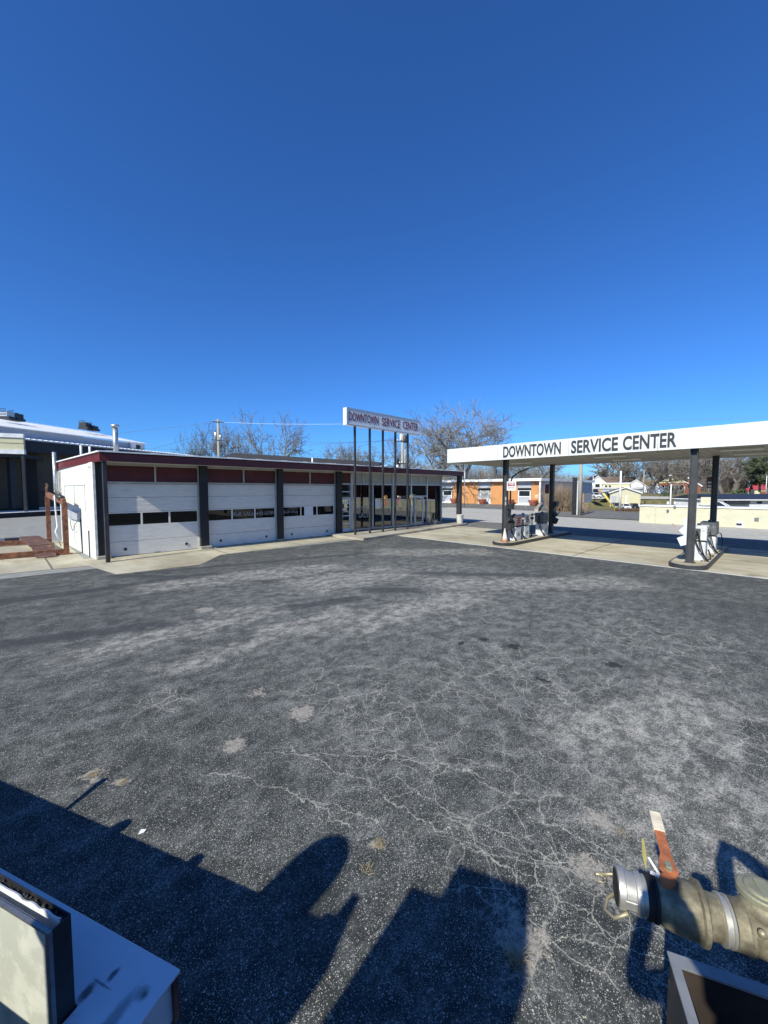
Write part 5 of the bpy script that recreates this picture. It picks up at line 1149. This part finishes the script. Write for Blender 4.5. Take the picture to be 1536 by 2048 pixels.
# tufts of dry grass in the cracks of the near lot
def tuft(label, x, y, n, h, seed, m_='dry_grass', sp=.05):
    R = random.Random(seed); T = MB()
    for k in range(n):
        a = R.uniform(0, 2 * pi); r = R.random() ** .5 * sp; p = Vector((x + cos(a) * r, y + sin(a) * r, 0)); e = p + Vector((R.gauss(0, h * .7), R.gauss(0, h * .7), h * R.uniform(.3, 1)))
        T.tube([p, p.lerp(e, .5) + Vector((0, 0, h * .15)), e], [.0014, .0011, .0004], 3, cap=False)
    tag(T.build('grass_tuft', m_), label, 'weeds', 'dry weeds in the lot cracks')
for i, (px, py, n, lab) in enumerate(((187, 1550, 130, 'dry weed tuft beside the tip of the stick shadow'), (245, 1566, 70, 'small brown weed patch right of the stick shadow'), (760, 1690, 110, 'dry grass tuft right of the rounded shadow'), (733, 1740, 50, 'tiny dry weed patch between the two big shadows'), (1032, 1925, 160, 'tall dry weeds at the edge of the square shadow'), (1240, 1665, 30, 'few dry blades near the tip of the valve handle'))):
    gx_, gy_ = pixg(px, py); tuft(lab, gx_, gy_, int(n * .8), .03 if n < 150 else .06, i, sp=.04)
R = random.Random(9)
mb = MB()
for k in range(420):
    f_ = 1.9 + R.random() ** 1.5 * 7; la = R.uniform(-1, 1) * f_ * .98; x, y = la * sin(A) + f_ * cos(A), -la * cos(A) + f_ * sin(A)
    s = R.uniform(.003, .009); a = R.uniform(0, 6.28)
    mb.add([(x + s * cos(a + t), y + s * sin(a + t) * .8, 0) for t in (0, 1.6, 3.1, 4.7)] + [(x, y, s * .9)], [(0, 1, 4), (1, 2, 4), (2, 3, 4), (3, 0, 4)])
tag(mb.build('loose_gravel', 'concrete'), 'pale loose grit scattered over the asphalt', 'gravel', kind='stuff')
px_, py_ = pixg(284, 1666); mb = MB(); mb.add([(px_ - .03, py_, .004), (px_ + .01, py_ - .02, .012), (px_ + .035, py_ + .01, .006), (px_, py_ + .03, .014)], [(0, 1, 2), (0, 2, 3)])
tag(mb.build('paper_scrap', 'paper'), 'small white paper scrap lying on the asphalt by the long shadow', 'litter')

# brick shops added outside the frame to darken what the storefront glass reflects
T = thing('added_brick_shops', 'unseen row of dark brick shops added behind the viewer for the glass reflections', 'building', (40, -34, 0))
mb = MB(); mb.box(-30, 95, -46, -34, 0, 5.5); mb.build('wall', 'red_brick', T)
mb = MB(); mb.box(-30.3, 95.3, -46.3, -33.7, 5.5, 5.9); mb.build('roof', 'roof_cap', T)
for k in range(9):
    mb = MB(); mb.box(-26 + k * 13, -18 + k * 13, -34, -33.9, .6, 3.2); mb.build('shop_window', 'car_glass', T)

# ------------------------------------------------------------------ near things, in the frame of the truck the photographer stands on
# e runs right along the truck's side, n away from it
def EN(e, n, z): 
    lat = .937 * e + .350 * n; f_ = -.350 * e + .937 * n
    return (lat * sin(A) + f_ * cos(A), -lat * cos(A) + f_ * sin(A), z)
RZ = atan2(*(EN(1, 0, 0)[1::-1]))      # rotation whose local x is e and local y is n
def enthing(name, label, cat, e, n, z=0.): return thing(name, label, cat, EN(e, n, z), RZ)
def loc(mb, e, n, z):                   # shift en-coordinates into a thing's own frame
    mb.v = [(v[0] - e, v[1] - n, v[2] - z) for v in mb.v]; return mb

# old sign cabinet standing on its long edge
T = enthing('sign_box', 'open-topped sign box with pale lit face, black side and torn white sheet', 'sign box', -1.9, 1.0, .0); o_ = (-1.9, 1.0, 0.)
E0, E1, N0, N1, ZT = -5.2, -1.895, .975, 1.058, .90
mb = MB(); mb.box(E0, E1 - .022, N0, N0 + .006, .10, ZT - .012); loc(mb, *o_).build('white_face', 'face_cream', T, world=False)
mb = MB(); mb.box(E0, E1, N0 - .006, N0 + .010, ZT - .012, ZT).box(E1 - .022, E1, N0 - .006, N0 + .010, .10, ZT - .012).box(E0, E1 - .004, N0 + .013, N0 + .017, ZT - .03, ZT - .003); loc(mb, *o_).build('face_frame', 'frame_metal', T, world=False)
mb = MB(); mb.box(E1 - .004, E1, N0 + .010, N1, .10, ZT).box(E0, E1 - .004, N1 - .005, N1, .10, ZT).box(E0, E1 - .004, N0 + .010, N1 - .005, .10, .12).box(E0, E1 - .004, N0 + .018, N1 - .005, ZT - .12, ZT - .10)
loc(mb, *o_).build('box_shell', 'frame_black', T, world=False)
R = random.Random(5); mb = MB(); n = 110; e = E0; pts = []
for k in range(n + 1):
    e = E0 + (E1 - .02 - E0) * k / n; pts.append((e, ZT + .002 - abs(R.gauss(0, .004)) - (.008 if R.random() < .10 else 0)))
for k in range(n):
    (a, za), (b, zb) = pts[k], pts[k + 1]; na = N0 + .042 + .0015 * sin(a * 9); nb = N0 + .042 + .0015 * sin(b * 9)
    za2, zb2 = za, zb
    mb.add([(a, na, .7), (b, nb, .7), (b, nb + .008, zb2), (a, na + .008, za2), (b, nb + .016, zb2 - .004), (a, na + .016, za2 - .004), (b, nb + .016, .7), (a, na + .016, .7)], [(0, 1, 2, 3), (3, 2, 4, 5), (5, 4, 6, 7)])
loc(mb, *o_).build('torn_sheet', 'paper', T, world=False)
mb = MB()
for k in range(300):
    e = R.uniform(E0, E1 - .02); s = R.uniform(.006, .015); nn = R.uniform(N0 + .064, N1 - .008); z = ZT - .016 + R.uniform(-.02, .008)
    mb.add([(e - s, nn - s * .6, z), (e + s, nn - s * .5, z + .004), (e + s * .3, nn + s * .6, z), (e, nn, z + s)], [(0, 1, 3), (1, 2, 3), (2, 0, 3)])
mb.box(E0, E1 - .006, N0 + .062, N1 - .006, .8, ZT - .018)
loc(mb, *o_).build('rubber_rubble', 'rubber', T, world=False)
mb = MB(); mb.smooth = True
mb.lathe([(-.02, .06), (.05, .06), (.09, .045), (.10, .01)], o=(-3.46, 1.03, ZT), n=14); mb.lathe([(-.02, .05), (.04, .05), (.07, .035), (.08, .01)], o=(-2.63, 1.03, ZT), n=14); mb.tube([(-4.05, 1.02, ZT), (-4.22, 1.02, ZT + .33)], [.02, .03], 8)
loc(mb, *o_).build('top_fitting', 'frame_metal', T, world=False)
mb = MB()
for e in (-4.8, -3.4, -2.2): mb.box(e, e + .12, N0 + .01, N1 - .005, 0, .10)
loc(mb, *o_).build('foot', 'frame_black', T, world=False)

# white painted cabinet lying behind it
T = enthing('metal_cabinet', 'scuffed white metal cabinet top lying in the shade beside the sign box', 'cabinet', -1.6, 1.2, .45); o_ = (-1.6, 1.2, .45)
g = NG('scuffed_white'); a = g.noise(3, 5, .6); col = g.mix(g.ramp(a, .3, .7), (.62, .65, .70), (.70, .72, .76))
def lsp(p, r, st=(1, 1), rot=0.):
    v_ = g.vm('SUBTRACT', g.co, (p[0], p[1], 0)); mp = g.mapp((st[0], st[1], 0), rot, v_); d = g.vm('LENGTH', mp); d = g.math('ADD', d, g.math('MULTIPLY', g.math('SUBTRACT', g.noise(40, 4, .7), .5), r * .9)); return g.ramp(d, r * .35, r * 1.2, 1, 0)
for p, r, st, rt, c, am in (((-.30, -.09), .028, (1, .55), .6, (.05, .05, .06), .9), ((-.26, -.045), .06, (1, 9), -.35, (.08, .09, .12), .75), ((-.25, .0), .018, (1, .5), .5, (.04, .05, .08), .85), ((-.05, .0), .035, (1, 1), 0, (.12, .12, .13), .6), ((-.09, -.12), .09, (2.5, .6), .2, (.18, .19, .2), .7)):
    col = g.mix(g.math('MULTIPLY', lsp(p, r, st, rt), am), col, c)
g.fin(col, .32, 0, g.noise(120, 3, .6), .0006, .5, .5)
mb = MB(); mb.box(-4.2, -1.887, 1.064, 1.33, .434, .450).box(-1.887, -1.563, .90, 1.33, .434, .450); loc(mb, *o_).build('top_sheet', 'scuffed_white', T, world=False, bevel=.003)
mb = MB(); mb.add([(-1.575, .32, .434), (-1.575, 1.30, .434), (-1.568, 1.30, .24), (-1.568, .32, .24), (-1.60, .32, .434), (-1.60, 1.30, .434), (-1.60, 1.30, .24), (-1.60, .32, .24)], [(0, 1, 2, 3), (7, 6, 5, 4), (0, 4, 5, 1), (3, 2, 6, 7), (1, 5, 6, 2), (0, 3, 7, 4)])
mb.box(-4.2, -1.61, 1.28, 1.30, .12, .434); loc(mb, *o_).build('end_panel', 'panel_white', T, world=False)
mb = MB(); mb.box(-1.578, -1.556, 1.285, 1.312, .22, .432).box(-1.578, -1.560, .33, 1.285, .215, .238); loc(mb, *o_).build('edge_trim', 'rust_dark', T, world=False)
mb = MB(); mb.tube([(-1.64, 1.20, .449), (-1.64, 1.20, .455)], [.012, .011], 14); mb.tube([(-1.64, 1.20, .455), (-1.64, 1.20, .459)], .005, 10); loc(mb, *o_).build('screw', 'galv_bar', T, world=False)
mb = MB(); mb.box(-4.1, -1.7, 1.10, 1.2, 0, .434); loc(mb, *o_).build('plinth', 'frame_black', T, world=False)

# ------------------------------------------------------------------ hose valve sticking out of the truck, lower right
VN, VZ = 1.395, 1.508
T = enthing('hose_valve', 'weathered metal hose valve with rusty lever and round cap, lower right corner', 'valve', .45, VN, VZ)
def ax(prof, m_, name, par=None, n=28, dn=0., dz=0., smooth=True):
    mb = MB(); mb.smooth = smooth; mb.tube([(e - .45, dn, dz) for e, r in prof], [r for e, r in prof], n); o = mb.build(name, m_, par or T, world=False)
    if smooth:
        mo = o.modifiers.new('edge', 'EDGE_SPLIT'); mo.split_angle = radians(35)
    return o
cp = ax([(.285, .040), (.288, .056), (.300, .058), (.306, .058), (.309, .051), (.335, .050), (.338, .056), (.352, .058), (.354, .052), (.366, .053)], 'valve_shiny', 'coupling')
ax([(.2835, .044), (.2845, .050), (.286, .044)], 'rubber', 'gasket', cp)
for sgn in (-1, 1):
    mb = MB(); mb.box(-.150, -.112, sgn * .052 - .006, sgn * .052 + .006, -.012, .016, .003)
    mb.build('cam_lug', 'valve_shiny', cp, world=False)
mb = MB(); mb.smooth = True
mb.tube([(-.13, .062, -.01), (-.165, .075, -.03), (-.19, .070, -.035), (-.215, .055, -.03)], .006, 8); mb.tube([(-.14, -.060, -.02), (-.175, -.055, -.055), (-.195, -.02, -.075), (-.185, .02, -.07), (-.15, .04, -.05)], .006, 8)
mb.tube([(-.20 + .014 * cos(a), .045 + .014 * sin(a), -.03) for a in [k * .52 for k in range(13)]], .003, 6)
mb.build('cam_arm', 'brass', cp, world=False)
ax([(.366, .056), (.368, .061), (.376, .061), (.378, .057), (.384, .057), (.386, .062), (.394, .062), (.396, .056)], 'rubber', 'clamp_ring')
ax([(.396, .056), (.41, .062), (.43, .068), (.47, .071), (.50, .071), (.512, .068)], 'valve_metal', 'valve_body')
fl = ax([(.498, .070), (.503, .080), (.514, .080), (.519, .068)], 'valve_metal', 'body_flange')
ax([(.519, .062), (.53, .058), (.556, .056)], 'valve_metal', 'neck')
ax([(.556, .060), (.558, .064), (.565, .064), (.567, .058), (.573, .058), (.575, .064), (.581, .063), (.583, .057)], 'valve_shiny', 'hose_clamp')
ax([(.583, .058), (.585, .062), (.612, .064), (.616, .068), (.622, .068), (.625, .060)], 'valve_metal', 'collar')
tee = ax([(.625, .060), (.66, .064), (.70, .066), (.78, .064), (1.3, .062)], 'valve_metal', 'tee_pipe')
mb = MB(); mb.smooth = True; mb.lathe([(.0, .056), (.05, .053), (.088, .050)], o=(.215, .01, 0), ax=(.0, .10, 1), n=24); mb.build('riser', 'valve_metal', tee, world=False)
mb = MB(); mb.lathe([(.088, .054), (.092, .060), (.106, .060), (.110, .056), (.1105, .044), (.116, .042), (.118, .036)], o=(.215, .01, 0), ax=(.0, .10, 1), n=32); c = mb.build('cap', 'cast_cap', T, world=False)
mb = MB(); mb.box(.20, .23, -.02, .045, .117, .1225, .002); mb.build('cap_rib', 'cast_cap', c, world=False)
mb = MB(); mb.smooth = True; mb.tube([(.185, -.052, .045), (.182, -.066, .052)], .010, 12); mb.build('plug', 'brass', tee, world=False)
# lever: stem, rusty blade, taped grip
mb = MB(); mb.smooth = True; mb.lathe([(.055, .022), (.080, .020), (.088, .013), (.115, .012)], o=(-.025, .0, 0), n=16); stem = mb.build('stem', 'rust_bright', T, world=False)
mb = MB(); mb.box(-.034, -.016, -.012, .012, .112, .126, .002); mb.build('stem_nut', 'cast_cap', stem, world=False)
def strip(P_, W, t):
    mb = MB(); v = []
    for (x, y, z), w_ in zip(P_, W): v += [(x - w_, y, z - t), (x + w_, y, z - t), (x + w_, y, z + t), (x - w_, y, z + t)]
    f = [(0, 1, 2, 3), tuple(len(v) - 4 + k for k in (3, 2, 1, 0))]
    for i in range(len(P_) - 1):
        for k in range(4): j = (k + 1) % 4; f.append((i * 4 + j, i * 4 + k, i * 4 + 4 + k, i * 4 + 4 + j))
    mb.add(v, f); return mb
lv = strip([(-.022, -.022, .105), (-.022, .0, .105), (-.020, .03, .103), (-.012, .07, .098), (-.008, .12, .097), (-.006, .165, .101)], [.012, .026, .022, .016, .0155, .015], .0035).build('lever', 'rust_bright', T, world=False, bevel=.0015)
strip([(-.006, .160, .1015), (-.004, .20, .106), (-.002, .235, .111)], [.0175, .0175, .017], .006).build('lever_grip', 'tape', lv, world=False, bevel=.002)
mb = MB(); mb.add([(-.078, .02, .066), (-.068, .055, .085), (-.066, .105, .105), (-.073, .10, .106), (-.082, .05, .09)], [(0, 1, 2, 3, 4)]); mb.build('yellow_tag', 'yellow_tag', cp, world=False)
mb = MB()
for a, b in (((-.058, .05, .085), (-.050, .045, .084)), ): pass
mb.bar((-.062, .060, .080), (-.040, .010, .0665), .008, .002); mb.bar((-.066, .02, .066), (-.040, .010, .067), .012, .002); mb.build('white_tape', 'paper', cp, world=False)

# spill tray frame below the valve
T = enthing('spill_tray', 'dark steel tray with pale galvanised rim below the hose valve', 'tray', .5, 1.5, 1.15); o_ = (.5, 1.5, 1.15)
mb = MB(); mb.box(.49, .520, .62, 1.545, 1.142, 1.15); loc(mb, *o_).build('side_rim', 'galv_bar', T, world=False)
mb = MB(); mb.box(.491, .496, .62, 1.545, .98, 1.142); loc(mb, *o_).build('side_web', 'frame_black', T, world=False)
mb = MB(); mb.box(.49, 1.9, 1.545, 1.585, 1.142, 1.15); loc(mb, *o_).build('front_rim', 'galv_bar', T, world=False)
mb = MB(); mb.box(.50, 1.9, 1.581, 1.585, .95, 1.142); loc(mb, *o_).build('front_web', 'frame_black', T, world=False)
mb = MB(); mb.box(.496, 1.9, .62, 1.579, .55, .58).box(.496, .50, .62, 1.579, .58, 1.05).box(.50, 1.9, 1.575, 1.579, .58, 1.141); loc(mb, *o_).build('tray_floor', 'wood_floor', T, world=False)
mb = MB(); mb.smooth = True; mb.tube([(.64, .95, .80), (.60, 1.30, .80)], .035, 12); loc(mb, *o_).build('drain_stub', 'brass', T, world=False)
mb = MB(); mb.bar((.6, .75, .05), (.6, .75, .9), .08).bar((1.8, .75, .05), (1.8, .75, .9), .08); loc(mb, *o_).build('leg', 'frame_black', T, world=False)

# ------------------------------------------------------------------ truck behind the camera, unseen, its upper parts shaped to throw the shadows
T = enthing('tank_truck', 'flat deck tank truck the photographer stands on', 'truck', 0, -.6, 0); o_ = (0, -.6, 0)
mb = MB(); mb.box(-3.4, 3.6, -2.2, .12, 1.02, 1.12); loc(mb, *o_).build('deck', 'wood_floor', T, world=False)
mb = MB(); mb.box(-3.4, 3.6, -1.6, -.6, .55, 1.02); loc(mb, *o_).build('chassis', 'black_paint', T, world=False)
mb = MB(); mb.box(-1.52, -1.03, -1.5, -.93, 1.12, 3.2); loc(mb, *o_).build('cabinet', 'truck_white', T, world=False)  # unseen box added to throw the square shadow
mb = MB(); mb.box(-1.73, -1.522, -1.5, -.96, 1.12, 2.99); loc(mb, *o_).build('step_shadow_caster', 'truck_white', T, world=False)  # lower step added beside it for the notch in that shadow
mb = MB(); mb.smooth = True; mb.lathe([(2.74, .17), (2.78, .19), (3.05, .19), (3.17, .165), (3.25, .10), (3.28, .01)], o=(-2.47, -1.19, 0.02), n=24); loc(mb, *o_).build('dome_shadow_caster', 'truck_white', T, world=False)  # unseen dome added for the rounded shadow, cut short below
mb = MB(); mb.box(-2.51, -2.04, -1.6, -1.0, 1.12, 2.68).box(-2.12, -1.96, -1.3, -1.0, 1.12, 2.72).box(-2.06, -2.0, -1.1, -1.0, 2.72, 2.86); loc(mb, *o_).build('block_shadow_caster', 'truck_white', T, world=False)  # unseen blocks added as shadow casters, sized to shade the metal cabinet
mb = MB(); mb.smooth = True; mb.tube([(.70, .96, 1.12), (.69, .98, 2.15), (.72, .99, 2.3), (.82, .97, 2.27), (1.5, .85, 1.75), (1.6, .8, 1.12)], .055, 10); loc(mb, *o_).build('loop_shadow_caster', 'truck_white', T, world=False)  # unseen loop added for the forked shadow beyond the valve
mb = MB(); mb.smooth = True; mb.tube([(1.2, -2.4, 1.9), (4.5, -2.4, 1.9)], .7, 24); loc(mb, *o_).build('tank', 'truck_white', T, world=False)
for e in (-2.6, 2.4):
    for n_ in (-2.1, -.35):
        mb = MB(); mb.tube([(e, n_ - .15, .48), (e, n_ + .15, .48)], .48, 22); wh = mb.build('wheel', 'tyre', T, world=False) if False else loc(mb, *o_).build('wheel', 'tyre', T, world=False)
        mb = MB(); mb.tube([(e, n_ - .16, .48), (e, n_ + .16, .48)], .25, 14); loc(mb, *o_).build('rim', 'alu', wh, world=False)

# ------------------------------------------------------------------ the photographer (throws the shadow at lower right)
T = thing('person', 'person in dark jacket holding up a phone to take the picture', 'person', EN(.13, -.42, 1.12), RZ)
def skin(name, chain, m_, par):
    """chain: list of (co, radius, parent index)"""
    me = bpy.data.meshes.new(name); me.from_pydata([c[0] for c in chain], [(c[2], i) for i, c in enumerate(chain) if c[2] is not None], [])
    o = bpy.data.objects.new(name, me); COL.objects.link(o); o.parent = par; me.materials.append(M[m_])
    md = o.modifiers.new('skin', 'SKIN'); md.use_smooth_shade = True
    for i, c in enumerate(chain): me.skin_vertices[0].data[i].radius = (c[1], c[1]) if not hasattr(c[1], '__len__') else c[1]
    me.skin_vertices[0].data[0].use_root = True
    s = o.modifiers.new('sub', 'SUBSURF'); s.levels = 1; s.render_levels = 2
    return o
h_ = 1.68
ch = [((0, 0, .92), (.155, .12), None), ((0, .01, 1.12), (.14, .105), 0), ((0, .0, 1.32), (.17, .11), 1), ((0, .0, 1.43), (.09, .07), 2), ((0, .02, 1.50), .055, 3), ((0, .04, 1.58), (.075, .09), 4), ((0, .04, 1.69), (.075, .09), 5), ((0, .04, 1.76), .05, 6),
      ((.09, 0, .86), .095, 0), ((.11, .02, .50), .062, 8), ((.12, -.01, .10), .04, 9), ((.13, .12, .04), .038, 10),
      ((-.09, 0, .86), .095, 0), ((-.11, .02, .50), .062, 12), ((-.12, -.01, .10), .04, 13), ((-.13, .12, .04), .038, 14),
      ((.18, 0, 1.38), .055, 2), ((.27, .10, 1.20), .043, 16), ((-.06, .33, 1.52), .030, 17),
      ((-.18, 0, 1.38), .055, 2), ((-.32, .12, 1.22), .043, 19), ((-.165, .34, 1.53), .030, 20)]
body = skin('body', ch, 'skin', T)
j = [((0, 0, .86), (.17, .135), None), ((0, .01, 1.12), (.165, .13), 0), ((0, 0, 1.32), (.19, .13), 1), ((0, 0, 1.41), (.10, .085), 2), ((.18, 0, 1.38), .072, 2), ((.27, .10, 1.20), .060, 4), ((.06, .29, 1.46), .045, 5), ((-.18, 0, 1.38), .072, 2), ((-.32, .12, 1.22), .060, 7), ((-.23, .30, 1.47), .045, 8)]
skin('jacket', j, 'cloth_dark', T)
tr_ = [((0, 0, .92), (.168, .13), None), ((.09, 0, .86), .108, 0), ((.11, .02, .50), .078, 1), ((.12, -.01, .12), .06, 2), ((-.09, 0, .86), .108, 0), ((-.11, .02, .50), .078, 4), ((-.12, -.01, .12), .06, 5)]
skin('trousers', tr_, 'cloth_blue', T)
for s, (hx, hy, hz) in ((1, (-.06, .33, 1.52)), (-1, (-.165, .34, 1.53))):
    mb = MB(); mb.smooth = True
    mb.tube([(hx, hy - .01, hz), (hx - s * .01, hy + .04, hz + .045), (hx - s * .015, hy + .06, hz + .085)], [.026, .036, .030], 10)
    for k in range(4):
        b = Vector((hx - s * .02, hy + .065 - k * .004, hz + .10 - k * .022)); mb.tube([b + Vector((s * .015, -.01, 0)), b + Vector((0, .022, .004)), b + Vector((-s * .028, .024, .006)), b + Vector((-s * (.045 - .004 * k), .012, .006))], [.009, .0085, .008, .007], 7)
    mb.tube([(hx, hy + .02, hz + .05), (hx - s * .03, hy + .03, hz + .06), (hx - s * .045, hy + .035, hz + .085)], [.011, .010, .008], 7)
    mb.build('hand', 'skin', body, world=False)
mb = MB(); mb.smooth = True; mb.tube([(0, .02, 1.60), (0, .02, 1.68), (0, .02, 1.76), (0, .03, 1.82)], [.098, .108, .10, .04], 16); mb.build('hair', 'frame_black', T, world=False)
mb = MB(); mb.smooth = True; mb.tube([(0, .12, 1.64), (0, .155, 1.615), (0, .12, 1.60)], [.008, .016, .008], 8); mb.tube([(-.025, .125, 1.565), (.025, .125, 1.565)], .007, 6); mb.build('face', 'skin', body, world=False)
mb = MB(); mb.box(-.155, -.080, .385, .393, 1.545, 1.695, .003); tag(mb.xf(T.matrix_basis).build('phone', 'frame_black'), 'black phone held up in both hands of the photographer', 'phone')
